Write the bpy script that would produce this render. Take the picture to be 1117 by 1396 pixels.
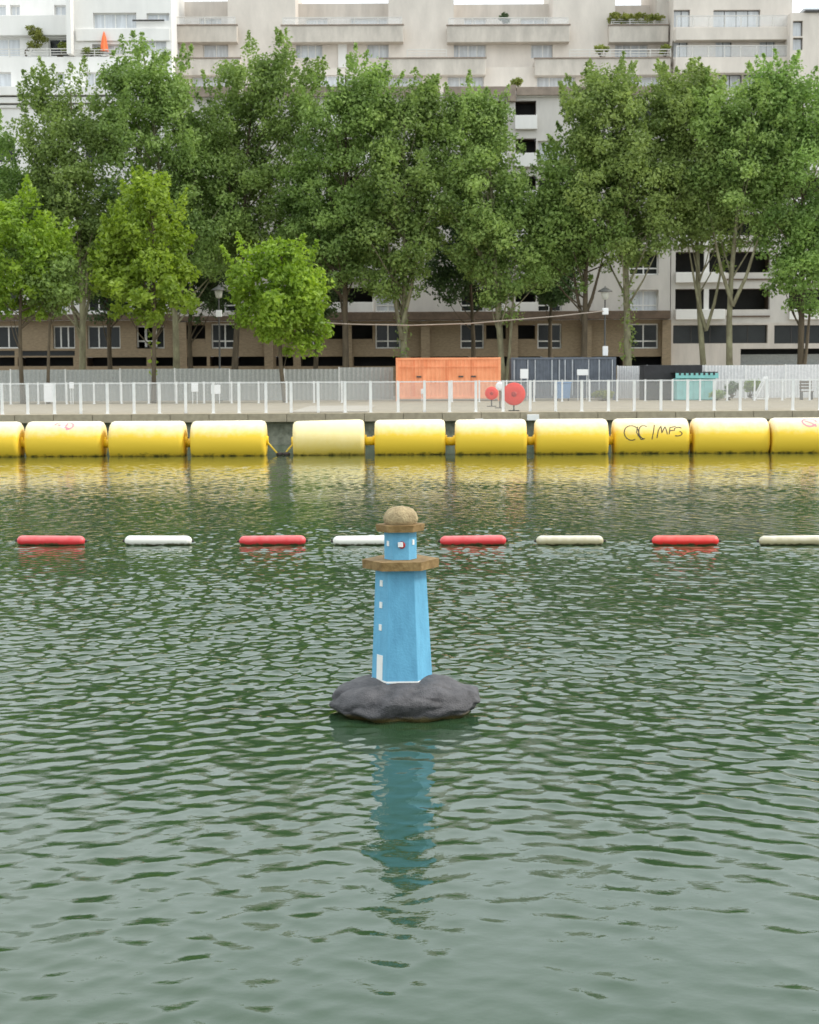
import bpy, math, random
import numpy as np
from mathutils import Matrix, Vector, noise as mnoise

random.seed(7); RNG = np.random.default_rng(11)
scene = bpy.context.scene
for o in list(bpy.data.objects): bpy.data.objects.remove(o)
C = scene.collection

# ------------------------------------------------------------------ camera
CAM_H = 2.65
F_PX, W_PX, H_PX, HORIZON = 2200.0, 1117.0, 1396.0, 514.0
PITCH = math.atan((H_PX/2-HORIZON)/F_PX)
ROLL = math.radians(-0.3)
cam = bpy.data.cameras.new('camera'); cam_o = bpy.data.objects.new('camera', cam); C.objects.link(cam_o)
cam.sensor_fit = 'HORIZONTAL'; cam.sensor_width = 36.0; cam.lens = 36.0*F_PX/W_PX
cam.clip_start = 0.1; cam.clip_end = 3000
RM = Matrix.Rotation(math.pi/2-PITCH, 3, 'X') @ Matrix.Rotation(ROLL, 3, 'Z')
cam_o.matrix_world = Matrix.Translation((0, 0, CAM_H)) @ RM.to_4x4()
cam.dof.use_dof = True; cam.dof.focus_distance = 12.6; cam.dof.aperture_fstop = 9.0
scene.camera = cam_o
scene.render.resolution_x = 819; scene.render.resolution_y = 1024

# ------------------------------------------------------------------ world
SUN_EL, SUN_AZ = math.radians(44), math.radians(93)      # azimuth clockwise from +Y: light comes from the right
world = bpy.data.worlds.new('World'); scene.world = world; world.use_nodes = True
wt = world.node_tree; wt.nodes.clear()
wo = wt.nodes.new('ShaderNodeOutputWorld'); bg = wt.nodes.new('ShaderNodeBackground')
sky = wt.nodes.new('ShaderNodeTexSky'); sky.sky_type = 'NISHITA'; sky.sun_disc = False
sky.sun_elevation = SUN_EL; sky.sun_rotation = SUN_AZ; sky.dust_density = 3.0
tc = wt.nodes.new('ShaderNodeTexCoord'); nz = wt.nodes.new('ShaderNodeTexNoise')
nz.inputs['Scale'].default_value = 2.2; nz.inputs['Detail'].default_value = 5
rp = wt.nodes.new('ShaderNodeValToRGB')
rp.color_ramp.elements[0].position = .3; rp.color_ramp.elements[0].color = (8.9, 9.7, 10.2, 1)
rp.color_ramp.elements[1].position = .7; rp.color_ramp.elements[1].color = (11.3, 11.9, 12.0, 1)
mx = wt.nodes.new('ShaderNodeMixRGB'); mx.inputs[0].default_value = 0.86   # overcast cloud deck over the sky
wt.links.new(tc.outputs['Generated'], nz.inputs['Vector']); wt.links.new(nz.outputs['Fac'], rp.inputs['Fac'])
wt.links.new(sky.outputs['Color'], mx.inputs[1]); wt.links.new(rp.outputs['Color'], mx.inputs[2])
wt.links.new(mx.outputs[0], bg.inputs['Color']); bg.inputs['Strength'].default_value = 0.10
wt.links.new(bg.outputs[0], wo.inputs['Surface'])
sl = bpy.data.lights.new('sun', 'SUN'); sl.energy = 1.5; sl.angle = math.radians(11); sl.color = (1, .94, .85)
so = bpy.data.objects.new('sun', sl); C.objects.link(so)
sd = Vector((math.sin(SUN_AZ)*math.cos(SUN_EL), math.cos(SUN_AZ)*math.cos(SUN_EL), math.sin(SUN_EL)))
so.rotation_euler = sd.to_track_quat('Z', 'Y').to_euler(); so.location = (40, 0, 60)
vs = scene.view_settings; vs.view_transform = 'Standard'; vs.look = 'None'; vs.gamma = 1; vs.exposure = 0.74; vs.use_curve_mapping = False

# ------------------------------------------------------------------ helpers
def ray(px, py):
    return RM @ Vector((px-W_PX/2, -(py-H_PX/2), -F_PX))
def P(px, py, Y):
    d = ray(px, py); t = Y/d.y
    return Vector((d.x*t, Y, CAM_H+d.z*t))
def xof(px, Y, py=400): return P(px, py, Y).x
def zof(px, py, Y): return P(px, py, Y).z

def tag(o, label=None, cat=None, group=None, kind=None):
    if label: o['label'] = label
    if cat: o['category'] = cat
    if group: o['group'] = group
    if kind: o['kind'] = kind
    return o
def thing(name, label, cat, loc, group=None):
    o = bpy.data.objects.new(name, None); C.objects.link(o); o.location = loc
    o.empty_display_size = .3
    return tag(o, label, cat, group)
def origin(o):
    v = Vector((0, 0, 0))
    while o is not None:
        v += o.location; o = o.parent
    return v

class MB:
    """collects faces in world coordinates, builds ONE mesh object"""
    def __init__(s): s.v = []; s.f = []; s.sm = []
    def add(s, vs, fs, smooth=False):
        b = len(s.v); s.v += [tuple(p) for p in vs]
        for f in fs: s.f.append(tuple(b+i for i in f)); s.sm.append(smooth)
        return s
    def box(s, x0, x1, y0, y1, z0, z1):
        s.add([(x0,y0,z0),(x1,y0,z0),(x1,y1,z0),(x0,y1,z0),(x0,y0,z1),(x1,y0,z1),(x1,y1,z1),(x0,y1,z1)],
              [(0,3,2,1),(4,5,6,7),(0,1,5,4),(1,2,6,5),(2,3,7,6),(3,0,4,7)]); return s
    def tube(s, pts, rad, n=8, cap=True, smooth=True):
        pts = [Vector(p) for p in pts]; rings = []
        if not hasattr(rad, '__len__'): rad = [rad]*len(pts)
        prev = None
        for i, p in enumerate(pts):
            d = (pts[min(i+1, len(pts)-1)]-pts[max(i-1, 0)]).normalized()
            if prev is None:
                a = d.orthogonal().normalized()
            else:
                a = (prev-d*prev.dot(d)).normalized()
            prev = a; b = d.cross(a)
            rings.append([p+(a*math.cos(2*math.pi*k/n)+b*math.sin(2*math.pi*k/n))*rad[i] for k in range(n)])
        vs = [q for r in rings for q in r]; fs = []
        for i in range(len(pts)-1):
            for k in range(n):
                fs.append((i*n+k, i*n+(k+1) % n, (i+1)*n+(k+1) % n, (i+1)*n+k))
        s.add(vs, fs, smooth)
        if cap:
            s.add(rings[0], [tuple(range(n))[::-1]]); s.add(rings[-1], [tuple(range(n))])
        return s
    def lathe(s, c, prof, n=24, rot=0, axis='z', smooth=True, cap=True):
        rings = []
        for r, h in prof:
            ring = []
            for k in range(n):
                a = rot+2*math.pi*k/n
                q = (r*math.cos(a), r*math.sin(a), h)
                if axis == 'x': q = (q[2], q[0], q[1])
                if axis == 'y': q = (q[0], q[2], q[1])
                ring.append((c[0]+q[0], c[1]+q[1], c[2]+q[2]))
            rings.append(ring)
        fs = []
        for i in range(len(prof)-1):
            for k in range(n):
                f = (i*n+k, i*n+(k+1) % n, (i+1)*n+(k+1) % n, (i+1)*n+k)
                fs.append(f[::-1] if axis == 'y' else f)
        s.add([q for r in rings for q in r], fs, smooth)
        if cap:
            s.add(rings[0], [tuple(range(n))[::-1]]); s.add(rings[-1], [tuple(range(n))])
        return s
    def build(s, name, m, parent=None, bevel=0.0):
        org = origin(parent) if parent else Vector((0, 0, 0))
        if parent is None and s.v:
            a = np.array(s.v); org = Vector(((a[:,0].min()+a[:,0].max())/2, (a[:,1].min()+a[:,1].max())/2, a[:,2].min()))
        me = bpy.data.meshes.new(name)
        me.from_pydata([(x-org.x, y-org.y, z-org.z) for x, y, z in s.v], [], s.f)
        me.polygons.foreach_set('use_smooth', s.sm); me.materials.append(m); me.update()
        o = bpy.data.objects.new(name, me); C.objects.link(o)
        if parent: o.parent = parent
        else: o.location = org
        if bevel:
            b = o.modifiers.new('bevel', 'BEVEL'); b.width = bevel; b.segments = 2; b.limit_method = 'ANGLE'
        return o

# ------------------------------------------------------------------ materials
def mat(name, col, rough=.7, var=.15, scale=3.0, bump=0.0, bscale=20., stretch=(1,1,1), metal=0., spec=.4, col2=None, obj=False):
    m = bpy.data.materials.new(name); m.use_nodes = True; t = m.node_tree; N = t.nodes; L = t.links
    b = N['Principled BSDF']; b.inputs['Roughness'].default_value = rough; b.inputs['Metallic'].default_value = metal
    b.inputs['Specular IOR Level'].default_value = spec
    if obj: g = N.new('ShaderNodeTexCoord'); gv = g.outputs['Object']
    else: g = N.new('ShaderNodeNewGeometry'); gv = g.outputs['Position']
    mp = N.new('ShaderNodeMapping'); mp.inputs['Scale'].default_value = stretch; L.new(gv, mp.inputs['Vector'])
    n = N.new('ShaderNodeTexNoise'); n.inputs['Scale'].default_value = scale; n.inputs['Detail'].default_value = 6
    n.inputs['Roughness'].default_value = .65; L.new(mp.outputs[0], n.inputs['Vector'])
    r = N.new('ShaderNodeValToRGB'); r.color_ramp.elements[0].position = .3; r.color_ramp.elements[1].position = .7
    a = [max(0, c*(1-var)) for c in col]; e = [min(1, c*(1+var)) for c in (col2 or col)]
    r.color_ramp.elements[0].color = (*a, 1); r.color_ramp.elements[1].color = (*e, 1)
    L.new(n.outputs['Fac'], r.inputs['Fac']); L.new(r.outputs['Color'], b.inputs['Base Color'])
    if bump:
        n2 = N.new('ShaderNodeTexNoise'); n2.inputs['Scale'].default_value = bscale; n2.inputs['Detail'].default_value = 5
        L.new(gv, n2.inputs['Vector'])
        bp = N.new('ShaderNodeBump'); bp.inputs['Strength'].default_value = bump; bp.inputs['Distance'].default_value = .02
        L.new(n2.outputs['Fac'], bp.inputs['Height']); L.new(bp.outputs[0], b.inputs['Normal'])
    return m

def leafmat(name, c1, c2, trans=.35):
    m = bpy.data.materials.new(name); m.use_nodes = True; t = m.node_tree; N = t.nodes; L = t.links
    N.clear(); out = N.new('ShaderNodeOutputMaterial')
    g = N.new('ShaderNodeNewGeometry'); n = N.new('ShaderNodeTexNoise'); n.inputs['Scale'].default_value = .42; n.inputs['Detail'].default_value = 9; n.inputs['Roughness'].default_value = .72
    L.new(g.outputs['Position'], n.inputs['Vector'])
    r = N.new('ShaderNodeValToRGB'); r.color_ramp.elements[0].position = .33; r.color_ramp.elements[1].position = .67
    r.color_ramp.elements[0].color = (*c1, 1); r.color_ramp.elements[1].color = (*c2, 1); L.new(n.outputs['Fac'], r.inputs['Fac'])
    d = N.new('ShaderNodeBsdfPrincipled'); d.inputs['Roughness'].default_value = .45; d.inputs['Specular IOR Level'].default_value = .35
    tr = N.new('ShaderNodeBsdfTranslucent'); mx = N.new('ShaderNodeMixShader'); mx.inputs[0].default_value = trans
    hs = N.new('ShaderNodeHueSaturation'); hs.inputs['Saturation'].default_value = 1.1; hs.inputs['Value'].default_value = 1.25
    oi = N.new('ShaderNodeObjectInfo'); mh = N.new('ShaderNodeMapRange'); mh.inputs[3].default_value = .486; mh.inputs[4].default_value = .504; L.new(oi.outputs['Random'], mh.inputs[0])
    h0 = N.new('ShaderNodeHueSaturation'); L.new(mh.outputs[0], h0.inputs['Hue']); L.new(r.outputs[0], h0.inputs['Color'])
    mv = N.new('ShaderNodeMath'); mv.operation = 'MULTIPLY_ADD'; mv.inputs[1].default_value = .26; mv.inputs[2].default_value = .98; L.new(oi.outputs['Random'], mv.inputs[0]); L.new(mv.outputs[0], h0.inputs['Value'])
    L.new(h0.outputs[0], d.inputs['Base Color']); L.new(h0.outputs[0], hs.inputs['Color']); L.new(hs.outputs[0], tr.inputs['Color'])
    L.new(d.outputs[0], mx.inputs[1]); L.new(tr.outputs[0], mx.inputs[2]); L.new(mx.outputs[0], out.inputs['Surface'])
    return m

MAT = dict(
    concrete=mat('beige_concrete', (.61,.555,.495), .85, .11, .8, .3, 6, (1,1,.35)),
    concrete2=mat('grey_beige_concrete', (.55,.50,.445), .85, .14, .9, .3, 6, (1.4,1,.3)),
    parapet=mat('weathered_parapet_concrete', (.50,.455,.40), .85, .18, 1.2, .3, 8, (1.2,1,.4)),
    brownp=mat('brown_weathered_parapet', (.26,.21,.17), .9, .25, 1.6, .4, 8),
    white=mat('white_render', (.73,.715,.685), .8, .07, .7, .2, 6, (1.3,1,.3)),
    palewall=mat('pale_panel_wall', (.56,.53,.49), .8, .10, .8, .2, 6, (1.3,1,.35)),
    tan=mat('tan_brick', (.26,.20,.13), .9, .22, 3.5, .4, 12, (1,1,3)),
    brown=mat('dark_brown_canopy', (.12,.085,.06), .85, .3, 2, .3, 8),
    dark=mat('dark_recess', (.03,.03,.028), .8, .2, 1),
    wframe=mat('white_window_frame', (.75,.74,.71), .5, .05, 2),
    dframe=mat('dark_window_frame', (.05,.045,.04), .5, .1, 2),
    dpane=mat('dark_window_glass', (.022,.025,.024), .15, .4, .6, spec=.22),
    lpane=mat('pale_window_glass', (.54,.56,.58), .25, .22, 1.3, spec=.6, stretch=(4,1,.4)),  # pale panes with soft upright streaks
    rail=mat('pale_metal_rail', (.60,.58,.54), .5, .06, 2),
    post=mat('galvanised_fence_post', (.72,.72,.70), .45, .08, 3, metal=.1),
    deck=mat('quay_paving', (.285,.25,.19), .9, .16, 1.4, .3, 12),
    coping=mat('coping_stone', (.33,.285,.205), .9, .16, 5, .5, 18),
    qwall=mat('mossy_quay_stone', (.13,.15,.105), .9, .4, 2.5, .6, 9, col2=(.22,.225,.175)),
    slab=mat('pale_ramp_slab', (.36,.33,.28), .9, .1, 2),
    bark=mat('tree_bark', (.10,.078,.05), .95, .35, 4, .8, 14, (1,1,.3)),
    barkp=mat('pale_tree_bark', (.165,.135,.085), .95, .3, 3, .8, 12, (1,1,.4), col2=(.215,.21,.125)),
    hoard=mat('grey_hoarding_sheet', (.36,.37,.35), .6, .25, 14, .5, 30),
    hoardw=mat('white_hoarding_sheet', (.62,.62,.62), .6, .14, 9, .3, 25),
    orange=mat('orange_container_paint', (.84,.29,.125), .55, .08, 1.5, col2=(.86,.36,.18)),
    slate=mat('slate_container_paint', (.105,.12,.145), .6, .25, 2),
    slatew=mat('pale_container_rib', (.42,.44,.46), .6, .15, 2),
    red=mat('red_enamel', (.72,.035,.022), .45, .08, 3),
    dkred=mat('dark_red_hub', (.38,.02,.015), .5, .1, 3),
    plainw=mat('plain_white_board', (.78,.78,.77), .5, .04, 2),
    blue=mat('blue_bin_plastic', (.12,.23,.40), .55, .12, 2),
    teal=mat('teal_painted_board', (.22,.52,.50), .6, .12, 3),
    black=mat('black_sheet', (.025,.025,.027), .6, .3, 3),
    cable=mat('grey_cable', (.34,.29,.24), .7, .1, 2),
    lampgrey=mat('dark_lamp_metal', (.06,.06,.055), .5, .1, 3),
    lampglass=mat('frosted_lamp_glass', (.50,.50,.44), .3, .1, 3),
    parasol=mat('orange_parasol_cloth', (.85,.19,.07), .8, .1, 4),
    rope=mat('yellow_rope', (.75,.55,.06), .7, .1, 6),
    graff=mat('black_spray_paint', (.05,.04,.035), .7, .2, 8),
    graffp=mat('pink_spray_paint', (.80,.27,.30), .7, .2, 8),
    connector=mat('yellow_connector_plastic', (.85,.58,.02), .45, .08, 4),
    sky_blue=mat('sky_blue_paint', (.108,.335,.515), .6, .10, 7, .15, 60, (1.5,1.5,.5), col2=(.13,.38,.555), obj=True),
    ochre=mat('ochre_paint', (.185,.105,.03), .75, .2, 14, .3, 60, col2=(.26,.17,.07), obj=True),
    domem=mat('sandy_dome_paint', (.27,.20,.105), .85, .28, 16, .6, 55, col2=(.36,.285,.16), obj=True),
    wpaint=mat('white_window_paint', (.78,.78,.74), .6, .04, 20),
)
LEAF = dict(
    mid=leafmat('poplar_leaves', (.085,.150,.036), (.30,.425,.120), .42),
    light=leafmat('light_poplar_leaves', (.100,.168,.042), (.335,.45,.135), .42),
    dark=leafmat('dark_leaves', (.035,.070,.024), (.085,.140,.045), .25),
    bright=leafmat('bright_plane_leaves', (.115,.205,.024), (.31,.44,.058), .42),
    olive=leafmat('balcony_plant_leaves', (.12,.16,.03), (.26,.28,.06), .3),
)

# net panel: thin see-through mesh between posts
def netmat(name, col, alpha):
    m = bpy.data.materials.new(name); m.use_nodes = True; t = m.node_tree; N = t.nodes; L = t.links; N.clear()
    o = N.new('ShaderNodeOutputMaterial'); a = N.new('ShaderNodeBsdfTransparent'); d = N.new('ShaderNodeBsdfDiffuse')
    d.inputs[0].default_value = (*col, 1); x = N.new('ShaderNodeMixShader'); x.inputs[0].default_value = alpha
    L.new(a.outputs[0], x.inputs[1]); L.new(d.outputs[0], x.inputs[2]); L.new(x.outputs[0], o.inputs[0]); return m
MAT['net'] = netmat('fence_netting', (.66,.65,.62), .09)
MAT['glassrail'] = netmat('frosted_balustrade_glass', (.78,.79,.79), .25)

# yellow float plastic: strong top light painted in as a pale crown, saturated lower flank, dark algae line at the water
def floatmat(name, glare_lo, glare_hi, ycol=(.80,.50,.015), glare=(.86,.80,.58)):
    m = bpy.data.materials.new(name); m.use_nodes = True; t = m.node_tree; N = t.nodes; L = t.links
    b = N['Principled BSDF']; b.inputs['Roughness'].default_value = .68
    tc = N.new('ShaderNodeNewGeometry'); sp = N.new('ShaderNodeSeparateXYZ'); L.new(tc.outputs['Position'], sp.inputs[0])
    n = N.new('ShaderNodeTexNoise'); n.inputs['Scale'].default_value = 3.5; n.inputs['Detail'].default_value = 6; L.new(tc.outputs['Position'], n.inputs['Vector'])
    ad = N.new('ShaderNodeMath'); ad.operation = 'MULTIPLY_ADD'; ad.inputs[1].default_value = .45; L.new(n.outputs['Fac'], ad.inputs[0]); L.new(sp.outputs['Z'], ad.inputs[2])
    mr = N.new('ShaderNodeMapRange'); mr.inputs[1].default_value = glare_lo; mr.inputs[2].default_value = glare_hi; L.new(ad.outputs[0], mr.inputs[0])
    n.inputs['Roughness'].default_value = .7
    m1 = N.new('ShaderNodeMixRGB'); m1.inputs[1].default_value = (*ycol, 1); m1.inputs[2].default_value = (*glare, 1); L.new(mr.outputs[0], m1.inputs[0])
    al = N.new('ShaderNodeMapRange'); al.inputs[1].default_value = .30; al.inputs[2].default_value = .20; L.new(ad.outputs[0], al.inputs[0])
    m2 = N.new('ShaderNodeMixRGB'); m2.inputs[2].default_value = (.10,.085,.012, 1); L.new(al.outputs[0], m2.inputs[0]); L.new(m1.outputs[0], m2.inputs[1])
    L.new(m2.outputs[0], b.inputs['Base Color'])
    bp = N.new('ShaderNodeBump'); bp.inputs['Strength'].default_value = .15; bp.inputs['Distance'].default_value = .03; L.new(n.outputs['Fac'], bp.inputs['Height']); L.new(bp.outputs[0], b.inputs['Normal'])
    return m
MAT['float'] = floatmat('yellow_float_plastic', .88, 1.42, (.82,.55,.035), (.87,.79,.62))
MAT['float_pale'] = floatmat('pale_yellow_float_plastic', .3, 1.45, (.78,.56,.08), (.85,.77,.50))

# water: dark green body, clear gloss; fine ripples by bump, waves are real mesh
def watermat():
    m = bpy.data.materials.new('canal_water'); m.use_nodes = True; t = m.node_tree; N = t.nodes; L = t.links
    b = N['Principled BSDF']; b.inputs['Base Color'].default_value = (.022,.050,.022, 1)
    b.inputs['Roughness'].default_value = .03; b.inputs['IOR'].default_value = 1.37; b.inputs['Specular IOR Level'].default_value = .5
    g = N.new('ShaderNodeNewGeometry'); mp = N.new('ShaderNodeMapping'); mp.inputs['Scale'].default_value = (16, 18, 16); L.new(g.outputs['Position'], mp.inputs['Vector'])
    n = N.new('ShaderNodeTexNoise'); n.inputs['Scale'].default_value = 1.0; n.inputs['Detail'].default_value = 3; n.inputs['Roughness'].default_value = .5; L.new(mp.outputs[0], n.inputs['Vector'])
    bp = N.new('ShaderNodeBump'); bp.inputs['Strength'].default_value = 1.0; bp.inputs['Distance'].default_value = .0011
    L.new(n.outputs['Fac'], bp.inputs['Height']); L.new(bp.outputs[0], b.inputs['Normal']); return m
MAT['water'] = watermat()

# rock: charcoal with a yellow-brown weed band at the waterline
def rockmat():
    m = mat('charcoal_rock', (.050,.048,.052), .6, .25, 10, .7, 90, col2=(.09,.086,.09), obj=True); t = m.node_tree; N = t.nodes; L = t.links
    b = N['Principled BSDF']; old = b.inputs['Base Color'].links[0].from_socket
    g = N.new('ShaderNodeNewGeometry'); sp = N.new('ShaderNodeSeparateXYZ'); L.new(g.outputs['Position'], sp.inputs[0])
    n = N.new('ShaderNodeTexNoise'); n.inputs['Scale'].default_value = 12; L.new(g.outputs['Position'], n.inputs['Vector'])
    ad = N.new('ShaderNodeMath'); ad.operation = 'MULTIPLY_ADD'; ad.inputs[1].default_value = .05; L.new(n.outputs['Fac'], ad.inputs[0]); L.new(sp.outputs['Z'], ad.inputs[2])
    mr = N.new('ShaderNodeMapRange'); mr.inputs[1].default_value = .075; mr.inputs[2].default_value = .045; L.new(ad.outputs[0], mr.inputs[0])
    x = N.new('ShaderNodeMixRGB'); x.inputs[2].default_value = (.11,.085,.025, 1); L.new(mr.outputs[0], x.inputs[0]); L.new(old, x.inputs[1]); L.new(x.outputs[0], b.inputs['Base Color'])
    return m
MAT['rock'] = rockmat()

def buoymat(name, top, low, dirt=(.09,.08,.035)):
    m = bpy.data.materials.new(name); m.use_nodes = True; t = m.node_tree; N = t.nodes; L = t.links
    b = N['Principled BSDF']; b.inputs['Roughness'].default_value = .4
    g = N.new('ShaderNodeNewGeometry'); sp = N.new('ShaderNodeSeparateXYZ'); L.new(g.outputs['Position'], sp.inputs[0])
    n = N.new('ShaderNodeTexNoise'); n.inputs['Scale'].default_value = 9; n.inputs['Detail'].default_value = 6; L.new(g.outputs['Position'], n.inputs['Vector'])
    ad = N.new('ShaderNodeMath'); ad.operation = 'MULTIPLY_ADD'; ad.inputs[1].default_value = .10; L.new(n.outputs['Fac'], ad.inputs[0]); L.new(sp.outputs['Z'], ad.inputs[2])
    mr = N.new('ShaderNodeMapRange'); mr.inputs[1].default_value = .12; mr.inputs[2].default_value = .20; L.new(ad.outputs[0], mr.inputs[0])
    x = N.new('ShaderNodeMixRGB'); x.inputs[1].default_value = (*low, 1); x.inputs[2].default_value = (*top, 1); L.new(mr.outputs[0], x.inputs[0])
    m3 = N.new('ShaderNodeMapRange'); m3.inputs[1].default_value = .085; m3.inputs[2].default_value = .065; L.new(ad.outputs[0], m3.inputs[0])
    y = N.new('ShaderNodeMixRGB'); y.inputs[2].default_value = (*dirt, 1); L.new(m3.outputs[0], y.inputs[0]); L.new(x.outputs[0], y.inputs[1])
    L.new(y.outputs[0], b.inputs['Base Color']); return m
MAT['b_red'] = buoymat('faded_red_buoy', (.72,.17,.17), (.62,.04,.045))
MAT['b_red2'] = buoymat('bright_red_buoy', (.80,.14,.11), (.72,.03,.025))
MAT['b_white'] = buoymat('white_buoy', (.80,.79,.75), (.74,.72,.64))
MAT['b_dirty'] = buoymat('weathered_white_buoy', (.66,.63,.52), (.42,.37,.22))

# ================================================================== SETTING
QZ = 1.25            # quay deck level
# ---- water: one sheet, non-uniform grid, real waves
def build_water():
    u = np.concatenate([-np.linspace(9, 1, 14)[:-1]**1.6, np.linspace(-1, 1, 561), np.linspace(1, 9, 14)[1:]**1.6])
    ys = [-10., -4., 0., 3.0]; y = 5.0
    while y < 64.4: ys.append(y); y += .008+.0012*y
    ys.append(64.6); ys = np.array(ys)                      # finer rows and columns where the water is close
    half = 3.0+.27*np.clip(ys, 3, 65)
    X = u[None, :]*half[:, None]; Y = np.repeat(ys[:, None], len(u), 1); Z = np.zeros_like(X); SX = np.zeros_like(X); SY = np.zeros_like(X)
    dy = np.gradient(ys)[:, None]; dx = np.gradient(u)[None, :]*half[:, None]
    r = np.random.default_rng(5); n = 110
    lam = np.exp(r.uniform(math.log(.10), math.log(1.0), n))
    mode = r.integers(0, 5, n)                              # 0,1: from the right; 2,3: from the left; 4: any way
    th = np.where(mode < 2, math.radians(40), np.where(mode < 4, math.radians(139), math.radians(90)))+r.normal(0, 1, n)*np.where(mode == 4, .8, .40)
    w = np.exp(-(np.log(lam/.19))**2/.9)
    sl = w*r.uniform(.6, 1.3, n)
    sl *= WAVE_SLOPE/math.sqrt((sl**2).sum()/2)
    right = 1/(1+np.exp(-(X+1.2*np.sin(Y*.35))/1.6))
    short_near = np.interp(Y, [0, 9, 13, 19], [.50, .62, .90, 1.35])
    for i in range(n):
        k = 2*math.pi/lam[i]; kx, ky = k*math.cos(th[i]), k*math.sin(th[i])
        lx = 2*math.pi/max(1e-6, abs(kx)); ly = 2*math.pi/max(1e-6, abs(ky))
        att = np.clip(ly/dy/3.0-.6, 0, 1)*np.clip(lx/dx/3.0-.6, 0, 1)
        if mode[i] < 2: att = att*np.sqrt(.25+1.35*right)
        elif mode[i] < 4: att = att*np.sqrt(.25+1.35*(1-right))
        if lam[i] < .24: att = att*short_near
        ph = kx*X+ky*Y+r.uniform(0, 6.28); am = att*sl[i]/k; cph = am*np.cos(ph)
        Z += am*np.sin(ph); SX += cph*math.cos(th[i]); SY += cph*math.sin(th[i])      # crests pinch, troughs widen
    # gusts: patches of rougher and calmer water, calmer near the viewer's own quay
    g = np.zeros_like(X)
    for i in range(14):
        L = r.uniform(3, 14); a = r.uniform(0, 6.28); g += np.sin(2*math.pi/L*(X*math.cos(a)*.6+Y*math.sin(a))+r.uniform(0, 6.28))
    g = 1+.20*g/2.0
    amp = np.clip(g, .5, 1.6)*np.interp(Y, [0, 6, 9, 12.5, 17, 24, 32, 45, 60], [.62, .72, .88, 1.0, 1.02, .95, .66, .54, .50])
    Z *= amp; inner = (np.abs(X) < half[:, None]*.995) & (Y > 5.2) & (Y < 63.9)
    X = X+2.6*SX*amp*inner; Y = Y+2.6*SY*amp*inner
    nr, nc = X.shape
    V = np.stack([X, Y, Z], -1).reshape(-1, 3)
    idx = np.arange(nr*nc).reshape(nr, nc)
    Q = np.stack([idx[:-1,:-1], idx[:-1,1:], idx[1:,1:], idx[1:,:-1]], -1).reshape(-1, 4)
    o = quads_object('water', V, Q, MAT['water'], None, True)
    tag(o, 'dark green rippled canal water', None, kind='structure'); return o
def quads_object(name, V, Q, m, parent, smooth=False):
    me = bpy.data.meshes.new(name); nq = len(Q)
    me.vertices.add(len(V)); me.vertices.foreach_set('co', np.ascontiguousarray(V, dtype=np.float32).ravel())
    me.loops.add(nq*4); me.loops.foreach_set('vertex_index', np.ascontiguousarray(Q, dtype=np.int32).ravel())
    me.polygons.add(nq); me.polygons.foreach_set('loop_start', np.arange(0, nq*4, 4, dtype=np.int32))
    me.polygons.foreach_set('use_smooth', np.full(nq, smooth)); me.materials.append(m); me.update(calc_edges=True)
    o = bpy.data.objects.new(name, me); C.objects.link(o)
    if parent: o.parent = parent
    return o
WAVE_SLOPE = .10
build_water()

# ---- quay: deck reaching to the horizon, recessed wall, coping stones
quay = MB().box(-400, 400, 64.0, 64.9, -3, .90).build('quay_wall', MAT['qwall']); tag(quay, kind='structure')
deck = MB().box(-600, 600, 64.02, 1500, .905, QZ-.004).build('quay', MAT['deck']); tag(deck, kind='structure')
x = -40.0; k = 0
shared = {}
for i in range(52):
    w = 1.53
    o = MB().box(x+.008, x+w-.008, 63.55, 64.6, .915, QZ+.004+.004*((i*7) % 3)).build('coping_stone', MAT['coping'], deck, .015)
    x += w
slab_x0, slab_x1 = P(397, 562, 66).x, P(502, 562, 66).x
tag(MB().box(slab_x0, slab_x1, 65.2, 79, QZ+.004, QZ+.03).build('ramp_slab', MAT['slab'], None, .01), 'pale flat slab laid on the quay behind the gap in the yellow floats', 'slab')

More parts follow.
